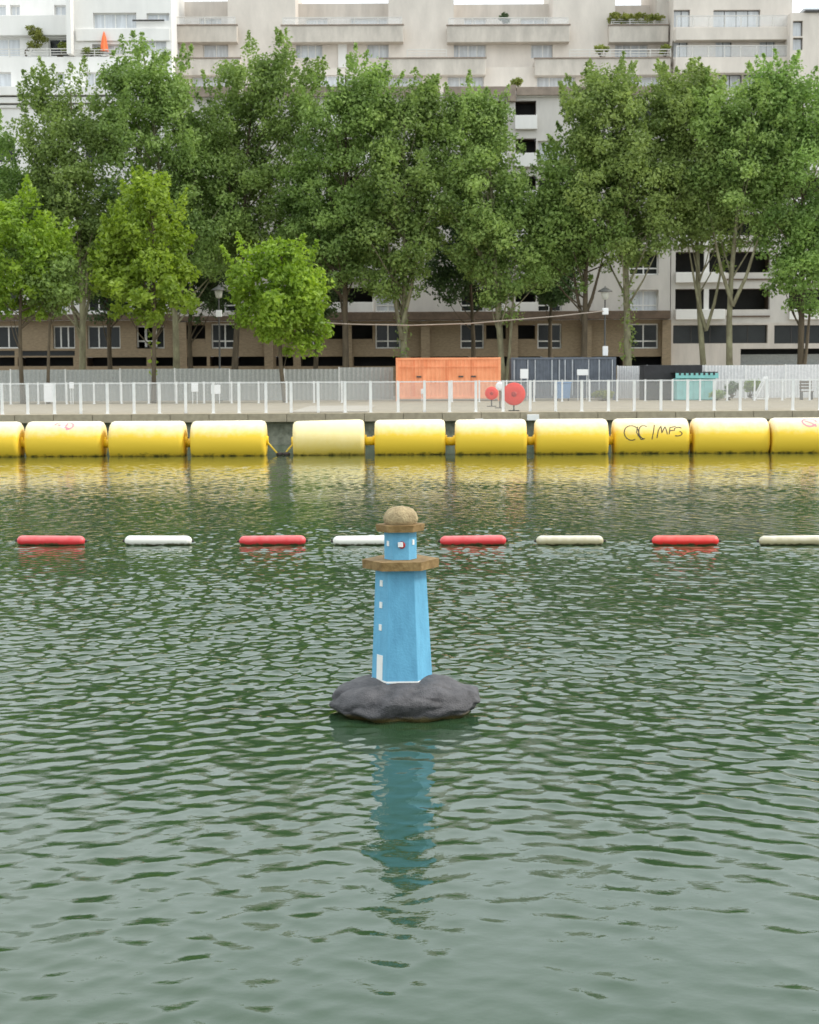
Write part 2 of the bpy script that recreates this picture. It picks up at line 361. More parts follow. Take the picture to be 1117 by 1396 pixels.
# ================================================================== BUILDINGS
def facade(parent, name, x0, x1, z0, z1, Y, holes, m, depth=.5):
    """front wall sheet with real openings and reveals; holes = (x0,x1,z0,z1)"""
    xs = sorted(set([x0, x1]+[v for h in holes for v in h[:2] if x0 < v < x1]))
    zs = sorted(set([z0, z1]+[v for h in holes for v in h[2:4] if z0 < v < z1]))
    mb = MB()
    for i in range(len(xs)-1):
        cx = (xs[i]+xs[i+1])/2
        j = 0
        while j < len(zs)-1:
            def inh(jj):
                cz = (zs[jj]+zs[jj+1])/2
                return any(h[0] < cx < h[1] and h[2] < cz < h[3] for h in holes)
            if inh(j): j += 1; continue
            j2 = j
            while j2+1 < len(zs)-1 and not inh(j2+1): j2 += 1
            a, b, c, d = xs[i], xs[i+1], zs[j], zs[j2+1]
            mb.add([(a,Y,c),(b,Y,c),(b,Y,d),(a,Y,d)], [(0,1,2,3)]); j = j2+1
    for a, b, c, d in holes:
        E = Y+depth
        mb.add([(a,Y,c),(a,E,c),(a,E,d),(a,Y,d)], [(3,2,1,0)]); mb.add([(b,Y,c),(b,E,c),(b,E,d),(b,Y,d)], [(0,1,2,3)])
        mb.add([(a,Y,c),(b,Y,c),(b,E,c),(a,E,c)], [(3,2,1,0)]); mb.add([(a,Y,d),(b,Y,d),(b,E,d),(a,E,d)], [(0,1,2,3)])
    D = 8.0
    mb.add([(x0,Y,z1),(x1,Y,z1),(x1,Y+D,z1),(x0,Y+D,z1)], [(0,1,2,3)])
    mb.add([(x0,Y,z0),(x0,Y+D,z0),(x0,Y+D,z1),(x0,Y,z1)], [(3,2,1,0)]); mb.add([(x1,Y,z0),(x1,Y+D,z0),(x1,Y+D,z1),(x1,Y,z1)], [(0,1,2,3)])
    return mb.build(name, m, parent)

def window(parent, h, Y, mull=2, transom=None, fm='wframe', pm='lpane', rec=.32, t=.07):
    a, b, c, d = h; y0 = Y+rec
    f = MB()
    f.box(a+.002, a+t, y0, y0+.08, c+.002, d-.002); f.box(b-t, b-.002, y0, y0+.08, c+.002, d-.002)
    f.box(a+t, b-t, y0, y0+.08, c+.002, c+t); f.box(a+t, b-t, y0, y0+.08, d-t, d-.002)
    xs = [a+(b-a)*i/mull for i in range(mull+1)]
    for xm in xs[1:-1]: f.box(xm-t/2, xm+t/2, y0+.003, y0+.077, c+t, d-t)
    if transom: zt = c+(d-c)*transom; f.box(a+t, b-t, y0+.006, y0+.07, zt-t/2, zt+t/2)
    w = f.build('window', MAT[fm], parent)
    for i in range(mull):
        MB().box(xs[i]+.01, xs[i+1]-.01, y0+.04, y0+.055, c+.01, d-.01).build('pane', MAT[pm], w)
    return w
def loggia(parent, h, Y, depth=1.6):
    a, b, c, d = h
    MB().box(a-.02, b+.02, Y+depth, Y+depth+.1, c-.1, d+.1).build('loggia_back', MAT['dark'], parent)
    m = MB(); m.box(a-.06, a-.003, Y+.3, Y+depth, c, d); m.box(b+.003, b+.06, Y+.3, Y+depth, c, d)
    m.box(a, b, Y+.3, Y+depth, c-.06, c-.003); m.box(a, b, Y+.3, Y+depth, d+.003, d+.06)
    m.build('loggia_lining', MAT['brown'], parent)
def railing(parent, x0, x1, Y, z0, z1, step=1.5, name='railing', glass=True):
    m = MB(); n = max(1, round((x1-x0)/step))
    for i in range(n+1):
        xx = x0+(x1-x0)*i/n; m.box(xx-.03, xx+.03, Y, Y+.05, z0, z1)
    m.box(x0, x1, Y-.01, Y+.06, z1+.001, z1+.06)
    if not glass:
        m.box(x0, x1, Y+.01, Y+.04, z0+(z1-z0)*.33, z0+(z1-z0)*.33+.05); m.box(x0, x1, Y+.01, Y+.04, z0+(z1-z0)*.66, z0+(z1-z0)*.66+.05)
    r = m.build(name, MAT['rail'], parent)
    if glass:
        for i in range(n):
            a = x0+(x1-x0)*i/n+.04; b = x0+(x1-x0)*(i+1)/n-.04
            MB().box(a, b, Y+.015, Y+.03, z0+.03, z1-.01).build('glass_panel', MAT['glassrail'], r)
def H(px0, px1, py0, py1, Y):      # an opening: metres at depth Y for edges measured in the photograph
    c = (px0+px1)/2
    return (P(px0, (py0+py1)/2, Y).x, P(px1, (py0+py1)/2, Y).x, zof(c, py1, Y), zof(c, py0, Y))
FLOOR = 2.71
YB = 120.0

# ---------- central terraced block
bc = thing('apartment_building', 'beige concrete apartment block with stepped terraces in the middle behind the trees', 'building', (xof(573, YB), YB, QZ))
X0, X1 = xof(241, YB), xof(914, YB)
ZT = zof(573, 437, YB); ZC = zof(573, 133, YB)
# first floor: tan brick
wins = [(181,214),(288,325),(414,440),(512,546),(628,660),(733,766),(858,898)]
logs = [(232,280),(446,474),(478,508),(663,690),(703,730)]
h1 = []; h1l = []
for a, b in wins: h1.append(H(a, b, 441, 475, YB))
for a, b in logs: h1l.append(H(a, b, 443, 468, YB))
gar = [H(a, b, 486, 499, YB) for a, b in [(244,282),(286,318),(322,362),(376,400),(410,470),(482,552),(560,640),(650,740),(756,850),(858,908)]]
facade(bc, 'brick_wall', X0, X1, QZ, ZT, YB, h1+h1l+gar, MAT['tan'])
for h in h1: window(bc, h, YB, 2, .3, pm='dpane', t=.10)
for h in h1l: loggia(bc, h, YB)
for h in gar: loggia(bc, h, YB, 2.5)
for a, b in logs:                                                     # solid balcony fronts
    h = H(a, b, 462, 474, YB); MB().box(h[0]+.01, h[1]-.01, YB+.03, YB+.10, h[2]+.05, h[3]).build('balcony_front', MAT['tan'], bc)
for px in (249, 367, 474, 580, 700, 800, 908):                        # projecting piers
    hh = H(px-6, px+6, 440, 500, YB); MB().box(hh[0], hh[1], YB-.45, YB-.002, QZ, ZT-.05).build('pier', MAT['tan'], bc)
MB().box(xof(404, YB), xof(912, YB), YB-.9, YB-.003, ZT+.02, ZT+.62).build('canopy', MAT['brown'], bc, .03)
MB().box(X0, xof(400, YB), YB-.5, YB-.003, ZT+.04, ZT+.40).build('canopy', MAT['brown'], bc, .03)
# storeys above, pale panels
h2 = []; h2l = []
for k in range(6):
    dz = FLOOR*k
    for a, b in wins:
        if k == 5 and a == 733: continue
        q = H(a, b, 395, 425, YB); h2.append((q[0], q[1], q[2]+dz, q[3]+dz))
    for a, b in ((446,508),(663,690),(703,731)):
        q = H(a, b, 392, 426, YB)
        h2l.append((q[0], q[1], q[2]+dz, q[3]+dz))
h2 = [h for h in h2 if h[3] < ZC-.4]; h2l = [h for h in h2l if h[3] < ZC-.02]
facade(bc, 'panel_wall', X0, X1, ZT+.001, ZC, YB, h2+h2l, MAT['palewall'])
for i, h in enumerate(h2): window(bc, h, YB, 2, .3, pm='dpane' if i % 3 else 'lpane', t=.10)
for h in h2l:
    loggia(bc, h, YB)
    MB().box(h[0]-.05, h[1]+.05, YB-.35, YB-.004, h[2]-.25, h[2]+.75).build('balcony_front', MAT['white'], bc, .02)
# cornice and brown planter parapet at the first setback
MB().box(X0, X1, YB-.25, YB+4, ZC+.002, ZC+.22).build('cornice', MAT['white'], bc, .02)
for a, b in ((243,330),(336,470),(476,600),(606,691),(704,908)):
    MB().box(xof(a, YB), xof(b, YB), YB-.45, YB+.0, ZC+.06, zof((a+b)/2, 119, YB)).build('planter_parapet', MAT['brownp'], bc, .03)
MB().box(xof(692, YB), xof(703, YB), YB-.5, YB+.1, ZC-.35, zof(697, 117, YB)).build('drain_box', MAT['brownp'], bc)
def coping(par, a, b, Yp, py):
    z = zof((a+b)/2, py, Yp); MB().box(xof(a,Yp)-.06, xof(b,Yp)+.06, Yp-.08, Yp+.25, z+.002, z+.085).build('coping_strip', MAT['brownp'], par)
TOPS = {122.7: 79.5, 124.5: 34.5}
# level 1
Y1 = 123.5; z1b = ZC+.23; z1t = zof(573, 92, Y1)
L1 = [H(a, b, 102, 121, Y1) for a, b in ((262,320),(430,480),(520,575),(610,660),(732,785),(858,905))]
facade(bc, 'terrace_wall', xof(241,Y1), xof(914,Y1), z1b, z1t, Y1, L1, MAT['concrete'])
for h in L1: window(bc, h, Y1, 3)
for a, b in ((241,332),(520,663),(729,912)):
    Yp = 122.7; MB().box(xof(a,Yp), xof(b,Yp), Yp, Y1+1.5, zof((a+b)/2, 102, Yp), zof((a+b)/2, 79.5, Yp)).build('terrace_parapet', MAT['parapet'], bc, .03); coping(bc, a, b, Yp, TOPS[Yp])
# level 2
Y2 = 125.5; z2t = zof(573, 46, Y2)
L2 = [H(a, b, 57, 79, Y2) for a, b in ((277,330),(400,440),(500,551),(614,663),(724,774),(838,884))]
facade(bc, 'terrace_wall', xof(241,Y2), xof(914,Y2), z1t+.002, z2t, Y2, L2, MAT['concrete'])
for i, h in enumerate(L2): window(bc, h, Y2, 4 if i % 2 else 3)
for a, b in ((242,328),(388,552),(611,776),(829,909)):
    Yp = 124.5; MB().box(xof(a,Yp), xof(b,Yp), Yp, Y2+2.5, zof((a+b)/2, 57, Yp), zof((a+b)/2, 34.5, Yp)).build('terrace_parapet', MAT['parapet'], bc, .03); coping(bc, a, b, Yp, TOPS[Yp])
railing(bc, xof(557,122.8), xof(610,122.8), 122.8, zof(580,79,122.8), zof(580,68,122.8), 1.2, glass=False)
railing(bc, xof(776,122.75), xof(912,122.75), 122.75, zof(840,79,122.75), zof(840,68,122.75), 1.6, glass=False)
railing(bc, xof(832,124.55), xof(907,124.55), 124.55, zof(870,34.4,124.55), zof(870,26.5,124.55), 1.6, glass=False)
railing(bc, xof(390,124.55), xof(550,124.55), 124.55, zof(470,34.4,124.55), zof(470,24,124.55), 1.9, glass=True)
railing(bc, xof(613,124.55), xof(774,124.55), 124.55, zof(690,34.8,124.55), zof(690,24.5,124.55), 1.9, glass=True)
railing(bc, xof(244,124.55), xof(326,124.55), 124.55, zof(285,33,124.55), zof(285,23.5,124.55), 1.9, glass=True)
MB().box(xof(464,125.4), xof(476,125.4), 125.35, 125.49, zof(470,92,125.4), zof(470,48.5,125.4)).build('white_panel', MAT['white'], bc)
# level 3, with plain fins between the bays
Y3 = 129.0
for (a, b, top, ws) in ((246,316,1.5,[(272,288),(288,302)]),(407,532,4.5,[(417,447),(478,528)]),(620,752,5.5,[(633,663),(709,747)]),(838,892,7,[(845,880)])):
    hs = [H(c, d, 25, 37, Y3) for c, d in ws]
    facade(bc, 'penthouse_wall', xof(a-8,Y3), xof(b+8,Y3), z2t+.002, zof((a+b)/2, top, Y3), Y3, hs, MAT['concrete2'])
    for h in hs: window(bc, h, Y3, 2)
for a, b in ((316,407),(532,620),(753,837)):
    MB().box(xof(a,125.45), xof(b,125.45), 125.44, 134, z2t-3.2, z2t+6).build('fin_wall', MAT['concrete'], bc)
MB().box(xof(893,125.45), xof(915,125.45), 125.44, 134, z2t-3.2, z2t+6).build('fin_wall', MAT['concrete2'], bc)
# white corner recess below the cornice (seen through the gap in the trees)
hq = H(704, 734, 150, 181, YB-.4)

# ---------- left block
bl = thing('apartment_building', 'white rendered apartment block with long terraces at the left behind the trees', 'building', (xof(60, YB), YB, QZ))
XL0 = xof(-260, YB); XLm = xof(106, YB); XL1 = xof(240.5, YB)
zt = zof(100, 437, YB); zc = zof(60, 147, YB)
g1 = [H(a, b, 444, 475, YB) for a, b in ((-70,-30),(-20,26),(72,102),(119,164),(186,224))]
g2 = [H(a, b, 487, 499, YB) for a, b in ((-60,20),(24,100),(118,200),(206,236))]
g3 = [H(a, b, 478, 485, YB) for a, b in ((-60,20),(26,102))]
facade(bl, 'brick_wall', XL0, XL1, QZ, zt, YB, g1+g2+g3, MAT['tan'])
for h in g1: window(bl, h, YB, 3, pm='dpane', t=.10)
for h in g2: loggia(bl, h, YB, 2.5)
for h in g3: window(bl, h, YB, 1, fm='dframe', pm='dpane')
MB().box(XL0, XL1, YB-.5, YB-.003, zt+.02, zt+.45).build('canopy', MAT['brown'], bl, .03)
g = []
for k in range(6):
    for a, b in ((-70,-30),(-20,26),(50,90),(119,164),(186,224)):
        q = H(a, b, 395, 425, YB); q = (q[0], q[1], q[2]+FLOOR*k, q[3]+FLOOR*k)
        if q[3] < zc-.2: g.append(q)
facade(bl, 'white_wall', XL0, XL1, zt+.001, zc, YB, g, MAT['white'])
for i, h in enumerate(g): window(bl, h, YB, 3, pm='dpane' if i % 2 else 'lpane', t=.10)
for k, (pa, pb, off) in enumerate(((147,143,.15),(141,133,.35),(131,119,.55))):
    MB().box(XL0, XL1, YB-off, YB+3, zof(60,pa,YB)+.002, zof(60,pb,YB)).build('cornice', MAT['white'], bl, .02)
# terraces, left half
Ya = 121.0
ha = [H(a, b, 98, 118, Ya) for a, b in ((-30,15),(76,88),(117,138))]
zb = zof(60,119,YB)+.002
facade(bl, 'terrace_wall', XL0, xof(240,Ya), zb, zof(60,77.5,Ya), Ya, ha, MAT['white'])
for h in ha: window(bl, h, Ya, 2)
Yb = 123.0
hb = [H(a, b, 52, 76, Yb) for a, b in ((-40,27),)]
hbl = [H(66, 98, 52, 76, Yb)]
facade(bl, 'terrace_wall', XL0, xof(104,Yb), zof(60,77.3,Ya), zof(60,23,Yb), Yb, hb+hbl, MAT['white'])
for h in hb: window(bl, h, Yb, 4)
window(bl, hbl[0], Yb, 2, fm='wframe', pm='dpane')
railing(bl, XL0, xof(104,Ya), Ya-.02, zof(60,77.4,Ya), zof(60,67,Ya), 1.5, glass=False)
MB().box(XL0, xof(102.5,Ya), Yb-.6, Yb-.003, zof(60,50,Yb), zof(60,22.5,Yb)).build('terrace_parapet', MAT['white'], bl, .03)
Yc = 126.0
hc_ = [H(a, b, 6.5, 24, Yc) for a, b in ((-30,8),(14,27),(74,90))]
facade(bl, 'terrace_wall', XL0, xof(104,Yc), zof(60,23,Yb)+.002, zof(60,-30,Yc), Yc, hc_, MAT['white'])
for h in hc_: window(bl, h, Yc, 2)
# right half of the left block, a bay standing forward
Yd = 121.6
hd = [H(127, 186, 17, 38, Yd), H(200, 231, 17.5, 28, Yd), H(195, 227, 54, 72, Yd), H(126, 170, 60, 75, Yd)]
facade(bl, 'bay_wall', xof(104.5,Yd), xof(240,Yd), zof(170,77,Yd), zof(170,-30,Yd), Yd, hd, MAT['white'])
window(bl, hd[0], Yd, 4); window(bl, hd[1], Yd, 2); window(bl, hd[2], Yd, 2); window(bl, hd[3], Yd, 3)
MB().box(xof(112,Yd), xof(238,Yd), Yd-.18, Yd-.003, zof(170,56,Yd), zof(170,39,Yd)).build('terrace_parapet', MAT['white'], bl, .03)
MB().box(xof(103,Yd), xof(109,Yd), Yd-1.2, Yd-.003, zof(106,77,Yd), zof(106,-30,Yd)).build('party_wall', MAT['white'], bl)
railing(bl, xof(110,Ya), xof(239,Ya), Ya-.02, zof(170,77.4,Ya), zof(170,68,Ya), 1.5, glass=False)
MB().box(xof(186,Yd-.8), xof(229,Yd-.8), Yd-.30, Yd-.2, zof(207,29.5,Yd), zof(207,27.5,Yd)).build('terrace_rail_beam', MAT['dframe'], bl)

# ---------- right block
br = thing('apartment_building', 'pale apartment block with wide dark loggias at the right behind the trees', 'building', (xof(1000, YB), YB, QZ))
XR0, XR1 = xof(915, YB), xof(1330, YB)
r0 = [H(918, 1047, 443, 468, YB), H(1056, 1180, 443, 468, YB)]
r1 = [H(1010, 1180, 475, 497, YB)]
facade(br, 'ground_floor_wall', XR0, XR1, QZ, zof(1000,440,YB), YB, r0+r1, MAT['concrete2'])
for h in r0: window(br, h, YB, 5, fm='dframe', pm='dpane', rec=.4, t=.06)
q = r1[0]; loggia(br, q, YB, 2.0)
MB().box(q[0], q[1], YB+.9, YB+1.0, q[2], q[2]+(q[3]-q[2])*.66).build('garage_shutter', MAT['hoard'], br)
ZR = zof(1000,440,YB)+.001; rh = []; rw = []
for k in range(5):
    for a, b in ((921,1050),(1076,1180)):
        t = H(a, b, 393.5, 422, YB); t = (t[0], t[1], t[2]+FLOOR*k, t[3]+FLOOR*k); rh.append(t)
ZRt = zof(1000,122,YB)
facade(br, 'loggia_wall', XR0, XR1, ZR, ZRt, YB, rh, MAT['palewall'])
for i, h in enumerate(rh):
    loggia(br, h, YB, 1.8)
    if i % 2 == 0:
        xm = h[0]+(h[1]-h[0])*.33; MB().box(xm-.18, xm+.18, YB+.02, YB+.3, h[2], h[3]).build('loggia_column', MAT['white'], br)
    MB().box(h[0], h[0]+(h[1]-h[0])*.52, YB-.28, YB-.004, h[2]-.72, h[2]+.03).build('balcony_front', MAT['white'], br, .02)
    MB().box(h[0]+(h[1]-h[0])*.54, h[1], YB-.12, YB-.004, h[2]-.55, h[2]-.45).build('string_course', MAT['brown'], br)
# terraces above
Yr = 123.0; lv = [(101,121,[(980,1012),(1014,1034),(1036,1053)]),(55,77.5,[(917,938),(976,998),(1036,1057)]),(13,36.5,[(919,941),(973,1037)])]
hr = []
for py0, py1, ws in lv:
    for a, b in ws: hr.append((H(a, b, py0, py1, Yr), 2 if b-a < 40 else 4))
facade(br, 'terrace_wall', xof(915.5,Yr), xof(1075,Yr), ZRt+.001, zof(1000,-30,Yr), Yr, [h for h, _ in hr], MAT['concrete'])
for h, n in hr: window(br, h, Yr, n, fm='dframe', pm='lpane', t=.05)
for py0, py1 in ((77.5,99),(36.5,54)):
    MB().box(xof(916,Yr), xof(1068,Yr), Yr-1.0, Yr-.003, zof(990,py1,Yr-1), zof(990,py0,Yr-1)).build('terrace_parapet', MAT['concrete'], br, .03)
    railing(br, xof(917,Yr), xof(1067,Yr), Yr-.98, zof(990,py0,Yr-1)+.002, zof(990,py0-15,Yr-1), 1.2)
Yt = 121.0
ht = [H(1081.5, 1095, 28, 49, Yt), H(1081.5, 1095, 51, 68, Yt)]
facade(br, 'stair_tower_wall', xof(1073,Yt), XR1, ZRt+.002, zof(1095,17,Yt), Yt, ht, MAT['concrete'])
for h in ht: window(br, h, Yt, 1, fm='dframe', pm='lpane', t=.06)
MB().box(xof(1092,Yt), XR1, Yt-.2, Yt+6, zof(1100,16.8,Yt), zof(1100,14,Yt)).build('roof_edge', MAT['dframe'], br)
MB().box(xof(1095,Yt), XR1, Yt+1, Yt+6, zof(1100,13.8,Yt), zof(1100,7,Yt)).build('roof_housing', MAT['slatew'], br)

# ================================================================== TREES
def leaves(V_c, N_o, ls, lw, r):
    n = len(V_c)
    nrm = N_o*.75+r.normal(0, .75, (n, 3)); nrm[:, 2] += .35
    nrm /= np.linalg.norm(nrm, axis=1)[:, None]
    t = r.normal(0, 1, (n, 3)); t -= nrm*(t*nrm).sum(1)[:, None]; t /= np.linalg.norm(t, axis=1)[:, None]
    b = np.cross(nrm, t); s = r.uniform(.5, 1.5, n)[:, None]
    fold = nrm*lw*.25*s
    V = np.stack([V_c-t*ls/2*s, V_c+b*lw/2*s+fold, V_c+t*ls/2*s, V_c-b*lw/2*s+fold], 1).reshape(-1, 3)
    return V
WIDE, FILL = 1.22, 1.15
def make_tree(name, label, base_px, Y, lobes, group, trunk_top=None, tr=.22, leaf='mid', bark='bark', nclump=150, per=175, ls=.22, cr=(.4, 1.2), seed=1, fork=None, cat='tree', ivy=0, shoots=0, base_z=QZ):
    r = np.random.default_rng(seed); rr = random.Random(seed)
    bx = xof(base_px, Y, 480)
    t = thing(name, label, cat, (bx, Y, base_z), group)
    # clump centres: shell-biased points in the lobes
    cen = []; out = []; vol = [max(.1, (l[3])*(l[2]-l[1])) for l in lobes]; vol = [v/sum(vol) for v in vol]
    for (cx, top, bot, wid), v in zip(lobes, vol):
        c = P(cx, (top+bot)/2, Y); hh = (zof(cx, top, Y)-zof(cx, bot, Y))/2; hw = wid*WIDE/2/F_PX*Y
        for i in range(int(nclump*v*FILL)):
            d = r.normal(0, 1, 3); d /= np.linalg.norm(d); q = r.uniform(.1, 1)**.4
            taper = 1.0-.28*max(0, d[2]*q)
            cen.append((c.x+d[0]*q*hw*taper, Y+d[1]*q*hw*.85*taper, c.z+d[2]*q*(hh-.35))); out.append(d)
    cen = np.array(cen); out = np.array(out)
    # trunk and limbs
    mb = MB(); main = lobes[0]
    topz = zof(main[0], main[1], Y)-1.2; tx = P(main[0], main[1], Y).x
    pts = []; H0 = topz-base_z; wob = rr.uniform(-.25, .25)
    for i in range(9):
        u = i/8; pts.append((bx+(tx-bx)*u**1.5+wob*math.sin(u*5), Y+.25*math.sin(u*4+seed), base_z+H0*u))
    mb.tube(pts, [tr*(1.25 if i == 0 else 1)*(1-.88*i/8)+.015 for i in range(9)], 9)
    if fork:
        for (fz, dx, top_z) in fork:
            s0 = Vector((bx, Y, fz)); e = Vector((bx+dx, Y+rr.uniform(-.6, .6), top_z))
            mb.tube([s0, s0.lerp(e, .33)+Vector((dx*.10, 0, 0)), s0.lerp(e, .66)+Vector((dx*.06, 0, 0)), e], [tr*.62, tr*.5, tr*.36, tr*.14], 7)
    order = list(range(len(cen))); rr.shuffle(order)
    for i in order[:max(14, len(cen)//5)]:
        e = Vector(cen[i]); u = max(.22, min(.93, (e.z-base_z)/H0-rr.uniform(.10, .22)))
        k = min(7, int(u*8)); f = u*8-k; s0 = Vector(pts[k]).lerp(Vector(pts[k+1]), f)
        mid = s0.lerp(e, .5)+Vector((0, 0, -.25)); r0 = max(.03, tr*(1-.88*u)*.45)
        mb.tube([s0, mid, e], [r0, r0*.65, r0*.2], 5, cap=False)
    mb.build('trunk', MAT[bark], t)
    # leaves
    LV = []; NO = []
    for c, o in zip(cen, out):
        R = r.uniform(*cr); n = int(per*r.uniform(.6, 1.4)*(R/.85)**2)
        d = r.normal(0, 1, (n, 3)); d /= np.linalg.norm(d, axis=1)[:, None]
        q = r.uniform(0, 1, n)**.5
        p = c+d*q[:, None]*R*np.array([1.05, 1.05, .8]); LV.append(p); NO.append(d*.8+o*.5)
    if shoots:                                   # feathery leading shoots at the top of the crown
        for (cx, top, bot, wid) in lobes:
            c = P(cx, (top+bot)/2, Y); hh = (zof(cx, top, Y)-zof(cx, bot, Y))/2; hw = wid*WIDE/2/F_PX*Y
            for i in range(shoots):
                d = r.normal(0, 1, 3); d[2] = abs(d[2])+.15; d /= np.linalg.norm(d); Ls = r.uniform(.8, 2.2); n = int(60*Ls)
                p0 = np.array((c.x+d[0]*hw*.9, Y+d[1]*hw*.8, c.z+d[2]*(hh-.5))); u = r.uniform(0, 1, n)
                ax = np.array((d[0]*.5, d[1]*.5, .9)); q = r.normal(0, 1, (n, 3))*(.30*(1.1-u))[:, None]
                LV.append(p0+ax*(u*Ls-.3)[:, None]+q); NO.append(q+d*.3)
    if ivy:
        n = ivy; u = r.uniform(.12, .5, n); a = r.uniform(0, 6.28, n)
        p = np.stack([bx+np.cos(a)*tr*1.5*r.uniform(.6, 1.6, n), Y+np.sin(a)*tr*1.5, base_z+H0*u], 1)
        LV.append(p); NO.append(np.stack([np.cos(a), np.sin(a), 0*a], 1))
    LV = np.concatenate(LV); NO = np.concatenate(NO)
    LV[:, 2] = np.maximum(LV[:, 2], base_z+.1)
    V = leaves(LV, NO, ls, ls*.62, r)-np.array([bx, Y, base_z])
    n = len(LV); Q = np.arange(n*4).reshape(n, 4)
    quads_object('crown', V, Q, MAT[LEAF_KEY.get(leaf, leaf)] if leaf in LEAF_KEY else LEAF[leaf], t)
    return t
LEAF_KEY = {}
G1 = 'tall trees in a row along the far quay'; G2 = 'young bright green trees in front of the tall row'
T = [
 # label, base px, Y, lobes(cx, top, bottom, width), options
 ('dark tall tree cut by the left edge of the photo', -28, 105, [(-25,150,420,120),(0,215,400,90)], dict(leaf='mid', seed=21, nclump=130)),
 ('tall tree with two pointed tops, second from the left, above the tan block windows', 110, 104, [(100,96,400,120),(62,92,260,60),(85,200,420,110)], dict(leaf='mid', seed=22, bark='barkp', fork=[(5.2,-1.2,13),(5.6,.9,12)])),
 ('tall tree whose crown rises highest above the bright middle young tree', 240, 104, [(200,52,330,135),(190,60,200,70),(250,180,400,120)], dict(leaf='mid', seed=23, nclump=190, bark='barkp')),
 ('broad tall tree rising behind the rightmost young tree, left of the brick pier', 318, 106, [(350,62,350,140),(310,120,380,110),(395,60,200,70)], dict(leaf='mid', seed=24, nclump=190)),
 ('tall tree with dark straight trunk left of the orange container', 472, 104, [(470,76,390,125),(500,85,230,70),(440,180,410,100)], dict(leaf='mid', seed=25, nclump=180)),
 ('tall tree with pale forked trunk at the left end of the orange container', 548, 103, [(555,98,400,120),(575,110,260,70),(530,230,420,90)], dict(leaf='mid', seed=26, bark='barkp', nclump=160, tr=.24, fork=[(5.8,1.3,12.5),(5.0,-.9,12)], ivy=160)),
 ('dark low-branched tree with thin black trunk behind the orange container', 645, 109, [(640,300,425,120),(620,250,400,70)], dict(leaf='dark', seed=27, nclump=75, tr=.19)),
 ('tall tree with several stems at the right end of the orange container', 688, 103, [(655,118,400,98),(635,122,300,62),(695,245,440,84)], dict(leaf='light', seed=28, nclump=190, fork=[(1.4,.7,10),(1.4,-.3,9)], tr=.19, bark='barkp')),
 ('tall tree with dark branching trunk behind the slate container', 795, 104, [(805,160,410,110),(752,208,395,72),(772,225,390,76)], dict(leaf='mid', seed=29, nclump=165, fork=[(6.2,1.3,10.5),(6.0,-.8,11)])),
 ('tall tree with ivy-green trunk at the right end of the slate container', 856, 103, [(845,85,380,140),(820,88,230,80),(880,170,370,110)], dict(leaf='light', seed=30, nclump=200, bark='barkp', tr=.26, ivy=300)),
 ('tall tree with slim brown trunk above the teal kiosk', 963, 104, [(940,88,350,125),(925,92,220,70),(965,200,390,80)], dict(leaf='light', seed=31, nclump=140, tr=.2, bark='barkp', fork=[(5.5,-1.3,11),(5.6,1.1,10.5)])),
 ('tall tree with pale trunk splitting into a wide fork, right of the teal kiosk', 998, 102.5, [(1015,100,330,120),(990,110,240,80),(1050,150,330,70)], dict(leaf='light', seed=32, nclump=130, tr=.22, bark='barkp', fork=[(7.1,-1.7,13.5),(7.0,1.9,12.5)])),
 ('tall dense tree at the right edge with leaves hanging low over twin trunks', 1093, 103, [(1095,88,430,125),(1070,82,260,80),(1105,250,440,80)], dict(leaf='mid', seed=33, nclump=190, fork=[(1.5,.7,9)])),
]
for lab, bpx, Y, lobes, op in T: make_tree('tall_tree', lab, bpx, Y, lobes, G1, shoots=16, **op)
WIDE, FILL = 1.1, 1.3
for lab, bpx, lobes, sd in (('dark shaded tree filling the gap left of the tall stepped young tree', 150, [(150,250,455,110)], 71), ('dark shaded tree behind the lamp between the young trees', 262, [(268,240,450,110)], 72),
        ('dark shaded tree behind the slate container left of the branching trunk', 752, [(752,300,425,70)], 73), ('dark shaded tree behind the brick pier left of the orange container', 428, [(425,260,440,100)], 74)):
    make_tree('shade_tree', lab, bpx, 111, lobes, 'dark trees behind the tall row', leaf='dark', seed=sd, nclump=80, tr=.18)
WIDE, FILL = 1.0, 1.15
S = [
 ('young bright green tree cut by the left edge, lower crown than its neighbour', 30, 93, [(28,262,450,130),(60,310,440,70)], dict(seed=41, nclump=110)),
 ('young bright green tree with a tall stepped crown, between the other two young trees', 209, 93, [(208,235,400,105),(205,330,455,150),(165,300,420,60)], dict(seed=42, nclump=150, ivy=60)),
 ('rightmost young bright green tree with a low round crown beside the lamp', 389, 92.5, [(378,320,470,140),(395,380,495,95)], dict(seed=43, nclump=120)),
]
for lab, bpx, Y, lobes, op in S: make_tree('young_tree', lab, bpx, Y, lobes, G2, tr=.13, leaf='bright', ls=.27, per=150, cr=(.3, .85), shoots=10, **op)
make_tree('young_tree', 'slim dark-stemmed young tree standing in front of the hoarding at the far left', 64, 92.5, [(70,330,450,80)], G2, tr=.10, leaf='mid', seed=44, nclump=40, per=110, cr=(.5,.9))

